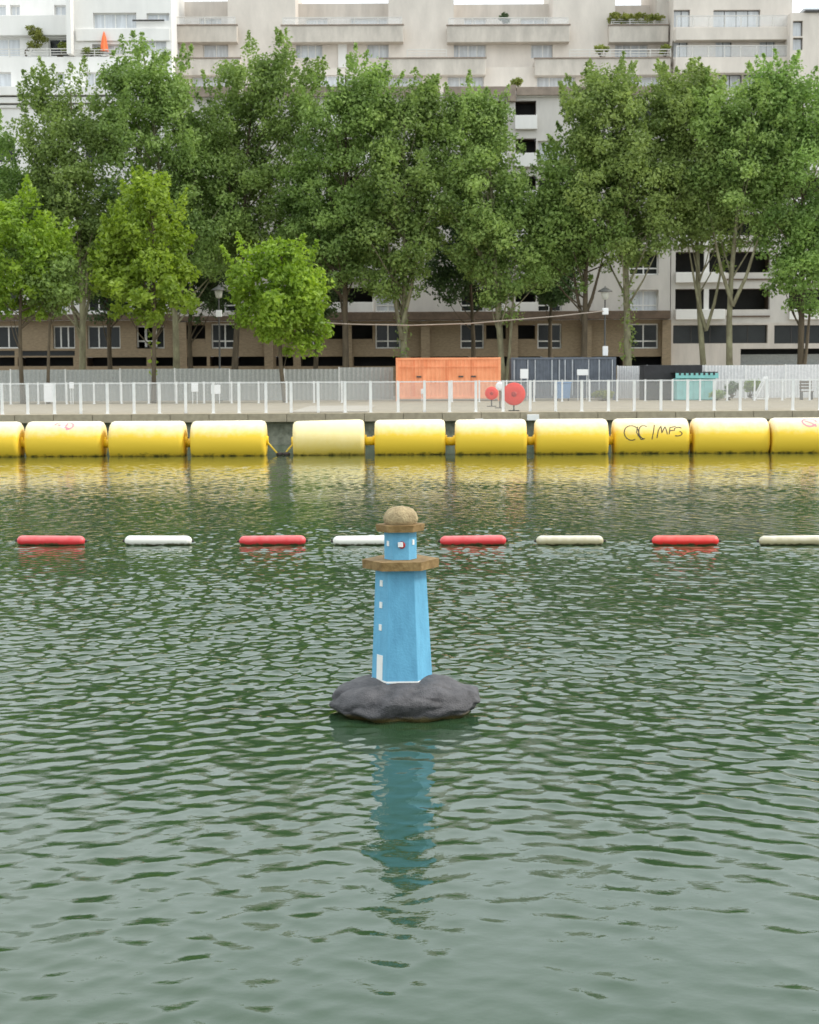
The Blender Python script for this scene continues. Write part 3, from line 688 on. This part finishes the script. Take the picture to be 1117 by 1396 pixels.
# ================================================================== QUAY FURNITURE
def fence(name, label, Y, z1, px0, px1, step, seed=0, pr=.055):
    x0, x1 = xof(px0, Y, 540), xof(px1, Y, 540)
    t = thing(name, label, 'fence', ((x0+x1)/2, Y, QZ)); n = round((x1-x0)/step); rr = random.Random(seed)
    xs = [x0+(x1-x0)*i/n for i in range(n+1)]
    pm = None
    for i, xx in enumerate(xs):
        jx = rr.uniform(-.03, .03)
        m = MB(); m.box(xx+jx-pr, xx+jx+pr, Y-.03, Y+.03, QZ+.012, z1); m.box(xx+jx-.10, xx+jx+.10, Y-.10, Y+.10, QZ+.002, QZ+.012)
        m.build('post', MAT['post'], t)
    for i in range(n):
        MB().box(xs[i]+pr+.004, xs[i+1]-pr-.004, Y-.02, Y+.02, z1-.06, z1-.035).build('top_rail', MAT['post'], t)
        MB().box(xs[i]+pr+.004, xs[i+1]-pr-.004, Y-.002, Y+.002, QZ+.08, z1-.1).build('mesh_panel', MAT['net'], t)
    return t
fence('mesh_fence', 'white post and mesh fence along the edge of the quay', 64.45, 2.50, -70, 1190, 1.048, 1)
fence('mesh_fence', 'second white mesh fence farther back, in front of the containers', 90.0, 2.46, -60, 1180, 1.55, 2, .045)

def hoarding(name, label, px0, px1, Y, py_top, w, m, seed):
    x0, x1 = xof(px0, Y, 520), xof(px1, Y, 520); zt = zof((px0+px1)/2, py_top, Y); rr = random.Random(seed)
    t = thing(name, label, 'hoarding', ((x0+x1)/2, Y, QZ)); n = max(1, round((x1-x0)/w))
    for i in range(n):
        a = x0+(x1-x0)*i/n; b = x0+(x1-x0)*(i+1)/n; dz = rr.uniform(-.05, .06); mb = MB(); k = 24
        v = []; f = []
        for j in range(k+1):                        # corrugated sheet
            xx = a+.03+(b-a-.06)*j/k; yy = Y+(.02 if j % 2 else -.02); v += [(xx, yy, QZ+.06), (xx, yy, zt+dz)]
        for j in range(k): f.append((2*j, 2*j+2, 2*j+3, 2*j+1))
        mb.add(v, f); p = mb.build('sheet_panel', MAT[m], t)
        MB().box(a-.03, a+.03, Y-.05, Y+.05, QZ+.002, zt+dz+.04).build('post', MAT['post'], t)
    return t
hoarding('site_hoarding', 'grey corrugated hoarding behind the trees on the left half of the quay', -60, 537, 97.0, 503, 3.1, 'hoard', 3)
hoarding('site_hoarding', 'pale corrugated hoarding at the right end of the quay, right of the teal kiosk', 962, 1180, 96.5, 497, 2.3, 'hoardw', 4)
hoarding('site_hoarding', 'low whitish hoarding between the slate container and the teal kiosk', 842, 962, 97.2, 499, 1.9, 'hoardw', 5)

def container(name, label, px0, px1, Y, py_top, m, ribm=None, nrib=24):
    x0, x1 = xof(px0, Y, 515), xof(px1, Y, 515); zt = zof((px0+px1)/2, py_top, Y); z0 = QZ+.12
    t = thing(name, label, 'container', ((x0+x1)/2, Y, QZ)); D = 2.44
    mb = MB(); v = []; f = []; xs = []; n = nrib*4
    for j in range(n+1):
        xx = x0+.14+(x1-x0-.28)*j/n; yy = Y+(.05 if (j//2) % 2 else .012); v += [(xx, yy, z0+.14), (xx, yy, zt-.12)]
    for j in range(n): f.append((2*j, 2*j+2, 2*j+3, 2*j+1))
    mb.add(v, f); mb.build('corrugated_side', MAT[m], t)
    MB().box(x0+.06, x1-.06, Y+.08, Y+D-.02, z0+.05, zt-.04).build('body', MAT[m], t)
    MB().box(x0, x1, Y-.02, Y+.06, zt-.13, zt).build('top_rail', MAT[m], t, .01)
    MB().box(x0, x1, Y-.02, Y+.06, z0, z0+.15).build('bottom_rail', MAT[m], t, .01)
    for a in (x0, x1-.15): MB().box(a, a+.15, Y-.025, Y+.07, z0+.003, zt-.003).build('corner_post', MAT[m], t, .01)
    for a in (x0-.005, x1-.175):
        for zz in (QZ+.004, zt-.11): MB().box(a, a+.18, Y-.035, Y+.12, zz, zz+.115).build('corner_casting', MAT[m], t, .01)
    return t, x0, x1, z0, zt
ct, cx0, cx1, cz0, cz1 = container('shipping_container', 'orange shipping container behind the mesh fences on the quay', 540, 683, 94.5, 487.5, 'orange')
for u in (.16, .26, .49, .73):
    xx = cx0+(cx1-cx0)*u; MB().box(xx-.025, xx+.025, 94.5-.035, 94.5+.01, cz0+.16, cz1-.14).build('seam_bar', MAT['orange'], ct)
MB().box(cx0+.2, cx1-.2, 94.46, 94.5, cz1-.55, cz1-.50).build('seam_bar', MAT['orange'], ct)
for u, zz in ((.22,.52),(.62,.58),(.74,.45)):
    xx = cx0+(cx1-cx0)*u; MB().box(xx-.14, xx+.14, 94.44, 94.5, cz0+1.25, cz0+1.34).build('latch', MAT['lampgrey'], ct)
st, sx0, sx1, sz0, sz1 = container('shipping_container', 'slate grey shipping container with pale vertical ribs right of the orange one', 697, 840, 95.0, 487, 'slate', nrib=26)
for u in (.03, .16, .23, .39, .46, .515, .585, .74, .84, .965):
    xx = sx0+(sx1-sx0)*u; MB().box(xx-.03, xx+.03, 95-.045, 95+.01, sz0+.16, sz1-.14).build('rib', MAT['slatew'], st)

# red round boards on stands
def disc_board(name, label, px, py, rpx, Y, cat='board', m='red', hub='dkred'):
    c = P(px, py, Y); r = rpx/F_PX*Y
    t = thing(name, label, cat, (c.x, Y, QZ))
    MB().lathe(c, [(r*.96, .05), (r, .03), (r, -.02), (r*.93, -.045), (r*.5, -.06)], 40, axis='y').build('disc', MAT[m], t)
    if hub: MB().lathe((c.x, c.y-.055, c.z), [(r*.24, .02), (r*.24, -.03), (r*.15, -.045)], 20, axis='y').build('hub', MAT[hub], t)
    MB().tube([(c.x, Y+.07, QZ+.03), (c.x, Y+.07, c.z+.1)], .03, 8).build('stand', MAT['lampgrey'], t)
    MB().box(c.x-.22, c.x+.22, Y-.1, Y+.22, QZ+.002, QZ+.03).build('foot', MAT['lampgrey'], t)
disc_board('round_board', 'large red round board with darker hub just behind the quay-edge fence', 701, 537, 15.5, 66.0)
disc_board('round_board', 'smaller red round board half hidden left of the large one', 670.5, 536, 9, 76.0)
disc_board('round_board', 'white round board between the two red boards', 682, 526.5, 6, 72.0, m='plainw', hub=None)
def board(name, label, px0, px1, py0, py1, Y, m='plainw', cat='sign', leg=True):
    h = H(px0, px1, py0, py1, Y); c = (h[0]+h[1])/2
    t = thing(name, label, cat, (c, Y, QZ))
    MB().box(h[0], h[1], Y-.03, Y+.03, h[2], h[3]).build('panel', MAT[m], t, .008)
    if leg:
        for xx in (h[0]+.06, h[1]-.06): MB().box(xx-.02, xx+.02, Y+.032, Y+.07, QZ+.002, h[3]-.05).build('leg', MAT['post'], t)
    return t
board('notice_board', 'tall white notice board at the fence on the far left', 60, 73.5, 522, 548, 89.3)
board('notice_board', 'small white notice high on the fence right of the tall notice board', 94.5, 100.5, 521, 529.5, 89.4)
board('notice_board', 'white notice left of the lamp post base', 261, 270, 521.5, 534, 89.3)
board('notice_board', 'square white box on a dark foot at the lamp post base', 288, 300.5, 524.5, 537, 89.2)
board('notice_board', 'small white notice on the face of the orange container', 574, 579, 530, 537, 93.9)
board('notice_board', 'white rounded plate at the left end of the slate container', 709.5, 720.5, 503, 516, 94.2)
board('notice_board', 'wide white plate in the middle of the slate container', 787, 802, 503.5, 511.5, 94.2)
for px in (404, 412): pass
h = H(719, 735, 565, 573, 63.4); tag(MB().box(h[0], h[1], 63.28, 63.53, h[2], h[3]).build('junction_box', MAT['plainw'], None, .01), 'small white box fixed to the quay edge below the large red board', 'box')
h = H(648, 659, 571, 574, 63.4); tag(MB().box(h[0], h[1], 63.30, 63.53, h[2], h[3]).build('junction_box', MAT['plainw'], None, .005), 'flat white fitting on the quay edge above the middle yellow floats', 'box')

# blue wheeled bin
def bin_(px0, px1, Y):
    a, b = xof(px0, Y, 535), xof(px1, Y, 535); c = (a+b)/2; zt = zof(767, 520, Y)
    t = thing('wheeled_bin', 'blue wheeled bin behind the second fence in front of the slate container', 'bin', (c, Y, QZ))
    v = [(a+.08,Y,QZ+.14),(b-.08,Y,QZ+.14),(b-.08,Y+.7,QZ+.14),(a+.08,Y+.7,QZ+.14),(a,Y-.05,zt-.12),(b,Y-.05,zt-.12),(b,Y+.78,zt-.12),(a,Y+.78,zt-.12)]
    MB().add(v, [(0,3,2,1),(4,5,6,7),(0,1,5,4),(1,2,6,5),(2,3,7,6),(3,0,4,7)]).build('body', MAT['blue'], t, .02)
    MB().box(a-.03, b+.03, Y-.08, Y+.8, zt-.115, zt-.03).build('lid', MAT['blue'], t, .03)
    for xx in (a+.12, b-.17): MB().lathe((xx, Y+.1, QZ+.09), [(.085, 0), (.085, .05)], 14, axis='x').build('wheel', MAT['black'], t)
    MB().tube([(a+.1, Y+.84, zt-.05), (b-.1, Y+.84, zt-.05)], .02, 8).build('handle', MAT['blue'], t)
bin_(757, 779, 92.0)

# teal kiosk
def kiosk():
    Y = 92.5; a, b = xof(923, Y, 525), xof(976, Y, 525); zt = zof(950, 509, Y); c = (a+b)/2
    t = thing('kiosk', 'teal wooden kiosk with black roof sheet on the right of the quay', 'kiosk', (c, Y, QZ))
    n = 7
    for i in range(n):
        x0 = a+(b-a)*i/n; MB().box(x0+.008, x0+(b-a)/n-.008, Y, Y+.03, QZ+.03, zt-.3).build('plank', MAT['teal'], t)
    MB().box(a+.02, b-.02, Y+.034, Y+1.4, QZ+.02, zt-.28).build('body', MAT['teal'], t)
    MB().box(a-.1, b+.12, Y-.22, Y-.16, zt-.27, zt+.02).build('fascia', MAT['teal'], t)
    for i in range(8):
        xx = a+(b-a)*(i+.5)/8; MB().box(xx-.06, xx+.06, Y-.235, Y-.222, zt-.10, zt+.10).build('pennant', MAT['black'], t)
    MB().box(a-.1, b+.1, Y-.16, Y+1.6, zt+.03, zt+.09).build('roof', MAT['black'], t)
kiosk()
Yk = 94.0; ha_ = H(878, 958, 497.5, 509.5, Yk)
tag(MB().box(ha_[0], ha_[1], Yk, Yk+1.8, QZ+.002, ha_[3]).build('storage_box', MAT['black'], None, .02), 'long black storage box behind the teal kiosk', 'box')
# white trestle ladder, bench, cable drum
def trestle():
    Y = 91.5; t = thing('trestle', 'white folding trestle leaning open on the right of the quay', 'trestle', (xof(1037,Y,530), Y, QZ))
    a = P(1030, 546, Y); b = P(1046, 513, Y); c = P(1047, 546, Y)
    for y in (Y, Y+.6):
        MB().tube([(a.x,y,QZ+.03),(b.x,y,b.z)], .045, 6).build('leg', MAT['plainw'], t); MB().tube([(c.x,y,QZ+.03),(b.x,y+.02,b.z)], .045, 6).build('leg', MAT['plainw'], t)
    for u in (.25, .5, .75): p = a.lerp(b, u); MB().tube([(p.x,Y,p.z),(p.x,Y+.6,p.z)], .03, 6).build('rung', MAT['plainw'], t)
    MB().tube([(a.x,Y-.01,QZ+.06),(c.x,Y-.01,QZ+.06)], .035, 6).build('stretcher', MAT['plainw'], t)
trestle()
def bench():
    Y = 92.0; a, b = xof(1093,Y,535), xof(1110,Y,535); t = thing('bench', 'small brown slatted bench at the right edge behind the fences', 'bench', ((a+b)/2, Y, QZ))
    for i in range(3): MB().box(a, b, Y+.15*i, Y+.15*i+.12, QZ+.44, QZ+.49).build('seat_slat', MAT['brown'], t)
    for i in range(3): MB().box(a, b, Y+.47, Y+.51, QZ+.60+.17*i, QZ+.72+.17*i).build('back_slat', MAT['brown'], t)
    for xx in (a+.04, b-.1): MB().box(xx, xx+.06, Y+.02, Y+.46, QZ+.002, QZ+.435).build('leg', MAT['lampgrey'], t); MB().box(xx, xx+.06, Y+.512, Y+.55, QZ+.002, QZ+1.08).build('leg', MAT['lampgrey'], t)
bench()

# shrubs on the quay and plants on the balconies
def shrub(label, px, Y, py0, py1, wpx, leaf, seed, base_z=QZ, cat='shrub', n=14, ls=.16):
    make_tree('shrub', label, px, Y, [(px, py0, py1, wpx)], None, tr=.05, leaf=leaf, nclump=n, per=700, ls=ls, cr=(.16,.32), seed=seed, cat=cat, base_z=base_z)
shrub('brownish shrub in front of the pale hoarding right of the teal kiosk', 997, 91.6, 510, 546, 22, 'dark', 51)
shrub('low green shrub at the right foot of the teal kiosk', 977, 91.4, 528, 547, 12, 'mid', 52, n=8)
shrub('low yellow-green plant behind the second fence right of the blue bin', 822, 92.2, 528, 547, 22, 'olive', 53)
shrub('leafy plant inside the white folding trestle', 1027, 92.6, 512, 540, 24, 'mid', 54)
zA = lambda px, py, Y: zof(px, py, Y)
shrub('loose balcony tree in front of the upper left terrace wall', 47, 122.0, 27, 76, 30, 'olive', 55, zA(47,77,122), 'plant', 18)
shrub('ivy-like plant hanging in the dark terrace opening at the upper left', 88, 122.2, 52, 76, 14, 'olive', 56, zA(88,77,122.2), 'plant', 10)
shrub('balcony plants at the foot of the orange parasol', 126, 121.3, 62, 76, 34, 'olive', 57, zA(126,77,121.3), 'plant', 12)
shrub('yellow-green hedge on the top terrace at the right of the concrete block', 872, 125.2, 16, 36, 66, 'olive', 58, zA(872,36,125.2), 'plant', 36)
shrub('bushy green corner plant at the left end of the terrace hedge', 842, 125.0, 9, 44, 26, 'olive', 59, zA(842,44,125), 'plant', 20)
shrub('yellow flowering plant on the terrace below the hedge', 820, 123.6, 56, 78, 20, 'olive', 60, zA(820,79,123.6), 'plant', 12)
shrub('small climbing plant at the right end of the terrace below the hedge', 908, 123.4, 55, 78, 12, 'olive', 61, zA(908,79,123.4), 'plant', 8)
shrub('small terrace conifer between the central top windows', 690, 125.0, 11, 36, 10, 'dark', 62, zA(690,36,125), 'plant', 9)
shrub('small green plant on the brown parapet in the middle', 705, 120.6, 100, 122, 14, 'olive', 63, zA(705,122,120.6), 'plant', 9)

def parasol():
    Y = 121.22; b = P(142.5, 77, Y); z0, z1 = zof(142, 70, Y), zof(142, 43, Y)
    t = thing('parasol', 'closed orange parasol on the upper left terrace', 'parasol', (b.x, Y, b.z))
    MB().tube([(b.x,Y,b.z+.01),(b.x,Y,z1+.05)], .03, 8).build('pole', MAT['rail'], t)
    n = 12; mb = MB(); pr = [(.33,0),(.27,.3),(.17,.7),(.04,1)]
    for i in range(3):
        for k in range(n):
            q = []
            for (rr, u), kk in ((pr[i],k),(pr[i],k+1),(pr[i+1],k+1),(pr[i+1],k)):
                a = 2*math.pi*kk/n; r_ = rr*(1.0 if kk % 2 else .7); q.append((b.x+r_*math.cos(a), Y+r_*math.sin(a), z0+(z1-z0)*u))
            mb.add(q, [(0,1,2,3)], False)
    mb.build('folded_canopy', MAT['parasol'], t)
    MB().lathe((b.x,Y,b.z), [(.28,.005),(.28,.06),(.06,.09)], 16).build('base', MAT['rail'], t)
parasol()

# street lamps
def lamp(label, px, Y, py_top, boxes):
    x = xof(px, Y, 450); zt = zof(px, py_top, Y)
    t = thing('street_lamp', label, 'street lamp', (x, Y, QZ), 'street lamps on the quay')
    MB().lathe((x,Y,QZ), [(.16,.004),(.16,.25),(.11,.35),(.08,.9),(.06,1.0),(.045,zt-QZ-.75)], 12).build('pole', MAT['lampgrey'], t)
    MB().lathe((x,Y,zt-.72), [(.06,-.06),(.17,0),(.24,.30),(.24,.42)], 14).build('lantern', MAT['lampglass'], t)
    MB().lathe((x,Y,zt-.29), [(.45,0),(.43,.05),(.2,.18),(.05,.26),(.03,.34)], 18).build('cap', MAT['lampgrey'], t)
    for p0, p1, s in boxes:
        h = H(px-s/2, px+s/2, p0, p1, Y); MB().box(h[0], h[1], Y-.30, Y-.06, h[2], h[3]).build('control_box', MAT['plainw'], t, .02)
lamp('street lamp with small white box standing between the young trees', 299, 98.0, 389, [(423,432,8)])
lamp('street lamp with two white boxes behind the right end of the slate container', 825, 98.0, 391, [(420,429,8),(472,485,7)])
# cable strung from the young tree to the lamp
cp = []
for px, py in ((395,430),(440,440),(480,442),(560,443.5),(640,441),(700,436),(760,431),(823,424)): cp.append(P(px, py, 97.6))
tag(MB().tube(cp, .035, 6).build('overhead_cable', MAT['cable']), 'slack grey cable hanging from the young tree to the street lamp', 'cable')

# ================================================================== YELLOW FLOATS
FL = [(-75,30),(37,142),(151.5,253.5),(262.5,364),(400.5,498),(511,607.5),(620.5,717.5),(729,827.5),(836,938),(943,1046),(1048,1150)]
names = ['yellow cylinder float cut by the left edge of the photo','yellow cylinder float with a pink scribble, second from the left','plain yellow cylinder float between the pink-scribbled one and the one at the gap','yellow cylinder float on the left side of the open gap','paler tilted yellow cylinder float on the right side of the open gap','yellow cylinder float right of the paler tilted one','yellow cylinder float below the red round boards','yellow cylinder float left of the one with black lettering','yellow cylinder float with black sprayed lettering','plain yellow cylinder float right of the black lettering','yellow cylinder float with a pink scribble at the right edge of the photo']
YF = 55.6; RF = .70; CZ = .49
def float_(i, a, b):
    x0, x1 = xof(a, YF, 600), xof(b, YF, 600); c = (x0+x1)/2; L = x1-x0
    yy = YF+(.12*math.sin(i*1.7)); root = thing('float', names[i], 'float', (c, yy, 0), 'yellow boom floats')
    pale = i == 4; r = RF*(1.0 if not pale else .99)
    prof = [(r*.55,0),(r*.86,.015),(r*.955,.06),(r,.16),(r*1.002,L*.5),(r,L-.16),(r*.955,L-.06),(r*.86,L-.015),(r*.55,L)]
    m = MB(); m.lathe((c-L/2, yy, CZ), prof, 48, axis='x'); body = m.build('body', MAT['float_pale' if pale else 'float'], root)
    for e in (-1, 1): MB().lathe((c+e*(L/2+.03)-.035, yy, CZ), [(.16,0),(.16,.07)], 20, axis='x').build('end_flange', MAT['connector'], root)
    if pale: root.rotation_euler = (0, -.022, 0)
    else: root.rotation_euler = (0, random.uniform(-.006, .006), random.uniform(-.01, .01))
    return root, x0, x1, yy
fl = [float_(i, a, b) for i, (a, b) in enumerate(FL)]
for i in range(len(fl)-1):
    xa, xb = fl[i][2], fl[i+1][1]; y = YF
    if i == 3: continue
    p = fl[i][0]
    org = origin(p)
    MB().lathe((xa-.02, y, CZ-.06), [(.10,0),(.15,.05),(.15,xb-xa-.03),(.10,xb-xa+.04)], 18, axis='x').build('connector', MAT['connector'], p)
# mooring ropes in the gap
for pts, lab in ((((366,604),(372,611),(380,620)), 'yellow mooring rope sloping down from the float left of the gap'), (((399,606),(393,613),(388,620)), 'short yellow mooring rope sloping down from the paler float')):
    tag(MB().tube([P(px, py, 55.5) for px, py in pts], .03, 8).build('mooring_rope', MAT['rope']), lab, 'rope')
for px, lab in ((381.5,'small dark rope weight at the water in the gap, left one'),(391,'small dark rope weight at the water in the gap, right one')):
    c = P(px, 620, 55.4); tag(MB().lathe((c.x, 55.4, -.03), [(.06,0),(.13,.05),(.11,.11),(.04,.14)], 12).build('rope_weight', MAT['graff']), lab, 'weight')

def graffiti(i, strokes, m, w=.035):
    """strokes in (metres along float from its centre, angle in degrees above the axis seen from the front)"""
    root = fl[i][0]; c = origin(root); mb = MB()
    for st in strokes:
        pts = []
        for j in range(len(st)-1):
            for k in range(5): u = k/5; pts.append((st[j][0]*(1-u)+st[j+1][0]*u, st[j][1]*(1-u)+st[j+1][1]*u))
        pts.append(st[-1])
        L = []
        for x, ang in pts:
            a = math.radians(ang); R = RF+.004
            L.append(Vector((c.x+x, c.y-R*math.cos(a), CZ+R*math.sin(a))))
        V = []; Fc = []
        for j, p in enumerate(L):
            d = (L[min(j+1,len(L)-1)]-L[max(j-1,0)]).normalized(); n = Vector((0, p.y-c.y, p.z-CZ)).normalized(); s = d.cross(n)*w/2
            V += [p+s, p-s]
        for j in range(len(L)-1): Fc.append((2*j, 2*j+1, 2*j+3, 2*j+2))
        mb.add(V, Fc)
    return mb.build('graffiti', MAT[m], root)
def arc(cx, cy, rx, ry, a0, a1, n=14):
    return [(cx+rx*math.cos(math.radians(a0+(a1-a0)*i/n)), cy+ry*math.sin(math.radians(a0+(a1-a0)*i/n))) for i in range(n+1)]
graffiti(8, [arc(-.72,20,.25,22,-30,300), [(-.50,38),(-.55,20),(-.40,0),(-.28,2)], arc(-.30,22,.17,20,50,280),
             [(0.08,44),(.03,22),(-.03,0)], [(.14,4),(.20,26),(.30,40),(.31,18)], [(.31,18),(.44,38),(.50,14)], [(.56,14),(.60,34),(.80,38)], [(.58,24),(.76,26)], arc(.88,28,.13,7,30,180), arc(.84,16,.16,7,60,-120)], 'graff', .032)
graffiti(1, [arc(-.08,58,.20,13,-40,190), arc(.14,54,.20,15,-100,110), [(-.20,58),(.0,50),(.22,40)]], 'graffp', .07)
graffiti(1, [[(-.12,66),(.10,64)], [(-.10,54),(.05,46)]], 'plainw', .09)
graffiti(10, [arc(-.02,54,.24,17,0,330), [(-.18,60),(.05,48),(.2,36)]], 'graffp', .07)

# ================================================================== SMALL BUOYS
BU = [(23,116.5,'b_red','faded red tube buoy at the far left of the small buoy line'),(170,262,'b_white','white tube buoy between the two leftmost red ones'),(326,417.5,'b_red','faded red tube buoy third from the left, left of the lighthouse'),
      (454,545,'b_white','white tube buoy partly hidden behind the lighthouse lantern'),(600,690.5,'b_red','faded red tube buoy just right of the lighthouse'),(731,823,'b_dirty','weathered whitish tube buoy between the two right-hand red ones'),
      (889,980,'b_red2','brightest red tube buoy, the rightmost red one'),(1035,1130,'b_dirty','dirty white tube buoy cut by the right edge of the photo')]
for i, (a, b, m, lab) in enumerate(BU):
    Y = 25.1+.02*((i*5) % 7); py = 737+(-1.2 if i > 4 else 0)
    Y = CAM_H*ray((a+b)/2, 743).y/(-ray((a+b)/2, 743).z) if True else Y
    x0, x1 = xof(a, Y, 740), xof(b, Y, 740); c = (x0+x1)/2; L = x1-x0; r = .084; cz = .066
    root = thing('tube_buoy', lab, 'buoy', (c, Y, 0), 'red and white tube buoys')
    pr = [(.012,0)]+[(r*math.sin(t*math.pi/2/6), .09*(1-math.cos(t*math.pi/2/6))) for t in range(1, 7)]
    full = pr+[(r, L*.5)]+[(q[0], L-q[1]) for q in reversed(pr)]
    MB().lathe((x0, Y, cz), full, 28, axis='x').build('body', MAT[m], root)
    for e in (x0-.03, x1-.01): MB().tube([(e,Y,cz),(e+.04,Y,cz)], .02, 8).build('end_eye', MAT['graff'], root)
    root.rotation_euler = (0, random.uniform(-.010,.010), random.uniform(-.035,.035))

# ================================================================== LIGHTHOUSE
YL = 12.62
base = P(551, 960, YL)
def lighthouse():
    cx = P(548.5, 900, YL).x
    zf = lambda py, dy=-.2: zof(548, py, YL+dy)
    root = thing('floating_lighthouse', 'small blue wooden hexagonal lighthouse with ochre gallery standing on a floating rock', 'lighthouse', (cx, YL, 0))
    ROT = math.radians(0+1.5)                 # a flat face towards the viewer
    def hexa(r0, r1, z0, z1, name, m, bev=.004, par=root, rot=ROT):
        return MB().lathe((cx, YL, 0), [(r0, z0), (r1, z1)], 6, rot=rot, smooth=False).build(name, MAT[m], par, bev)
    zb = zf(931); zp0 = zf(779, -.26); zp1 = zf(767, -.27); zl = zf(725.5, -.11); zc1 = zf(717, -.17)
    tower = hexa(.242, .199, zb-.03, zp0, 'tower', 'sky_blue')
    gal = hexa(.302, .306, zp0+.001, zp1, 'gallery', 'ochre', .006)
    lan = hexa(.128, .128, zp1+.001, zl, 'lantern_room', 'sky_blue')
    cap = hexa(.188, .196, zl+.001, zc1, 'roof_plate', 'ochre', .006)
    dz = zf(690, 0)-zc1
    MB().lathe((cx+.004, YL, zc1), [(.115,.0),(.134,.022),(.136,.05),(.125,.085),(.100,dz*.83),(.062,dz*.95),(.02,dz)], 32).build('dome', MAT['domem'], root)
    # trim at the foot
    hexa(.2435, .243, zb-.002, zb+.012, 'foot_trim', 'wpaint', 0)
    # windows and door on the left face (normal at 240 deg), and on the lantern room
    def face_patch(parent, ang, rad_at, u0, u1, z0, z1, name, m, th=.006):
        A = math.radians(ang)+ROT; n = Vector((math.cos(A), math.sin(A), 0)); t = Vector((-n.y, n.x, 0)); vs = []
        for off in (-.01, th):
            for u, z in ((u0,z0),(u1,z0),(u1,z1),(u0,z1)):
                r = rad_at(z)*math.cos(math.pi/6)+off; p = Vector((cx, YL, z))+n*r+t*u; vs.append(p)
        return MB().add(vs, [(0,3,2,1),(4,5,6,7),(0,1,5,4),(1,2,6,5),(2,3,7,6),(3,0,4,7)]).build(name, MAT[m], parent)
    tr = lambda z: .242+(.199-.242)*(z-(zb-.03))/(zp0-(zb-.03))
    for py in (795, 824.5, 855): zc = zf(py, -.1); face_patch(tower, 210, tr, -.018, .020, zc-.024, zc+.024, 'window', 'wpaint')
    face_patch(tower, 210, tr, -.042, .046, zf(929, -.12), zf(893, -.12), 'door', 'wpaint', .003)
    lr = lambda z: .128
    zc = zf(741.5, -.1)
    face_patch(lan, 210, lr, -.014, .014, zc-.02, zc+.02, 'window', 'wpaint'); face_patch(lan, 330, lr, -.014, .014, zc-.012, zc+.028, 'window', 'wpaint')
    # red ring and white lamp on the front face
    A = math.radians(270)+ROT; n = Vector((math.cos(A), math.sin(A), 0)); fc = Vector((cx, YL, zc-.008))+n*(.128*math.cos(math.pi/6))
    MB().lathe((fc.x+.008, fc.y, fc.z), [(.028,.01),(.028,-.010),(.022,-.014)], 20, axis='y').build('lamp_ring', MAT['dkred'], lan)
    MB().box(fc.x-.022, fc.x+.018, fc.y-.030, fc.y-.012, fc.z-.014, fc.z+.024).build('lamp', MAT['plainw'], lan, .003)
    # rock
    rcx = P(551.5, 960, YL).x; rx, ry, zc0 = .60, .45, .085; rz = zb+.035-zc0
    nu, nv = 120, 56; V = []; Fq = []
    for j in range(nv+1):
        el = math.radians(-75+165*j/nv)
        for i in range(nu):
            az = 2*math.pi*i/nu
            d = Vector((math.cos(az)*math.cos(el), math.sin(az)*math.cos(el), math.sin(el)))
            fold = abs(mnoise.noise(Vector((d.x*1.7+4, d.y*1.7, d.z*1.9+.7))))      # creased folds
            s = 1+.07*mnoise.noise(d*1.4+Vector((3.1, .2, 1)))+.025*mnoise.noise(d*3.5+Vector((9, 2, 5)))-.05*(max(0, .3-fold)/.3)**2+.010*mnoise.noise(d*8)
            hb = math.cos(el)**.90
            z = zc0+(math.sin(el)**1.05*rz if el > 0 else math.sin(el)*.16)
            z += .05*mnoise.noise(Vector((d.x*3.0, d.y*3.0, 4.4)))*(math.cos(el) if el > 0 else 1)
            V.append((rcx+math.cos(az)*hb*rx*s, YL+math.sin(az)*hb*ry*s, z))
    for j in range(nv):
        for i in range(nu): Fq.append((j*nu+i, j*nu+(i+1) % nu, (j+1)*nu+(i+1) % nu, (j+1)*nu+i))
    m = MB(); m.add(V, Fq, True); m.build('rock', MAT['rock'], root)
    root.rotation_euler = (0, math.radians(-.35), 0)
lighthouse()
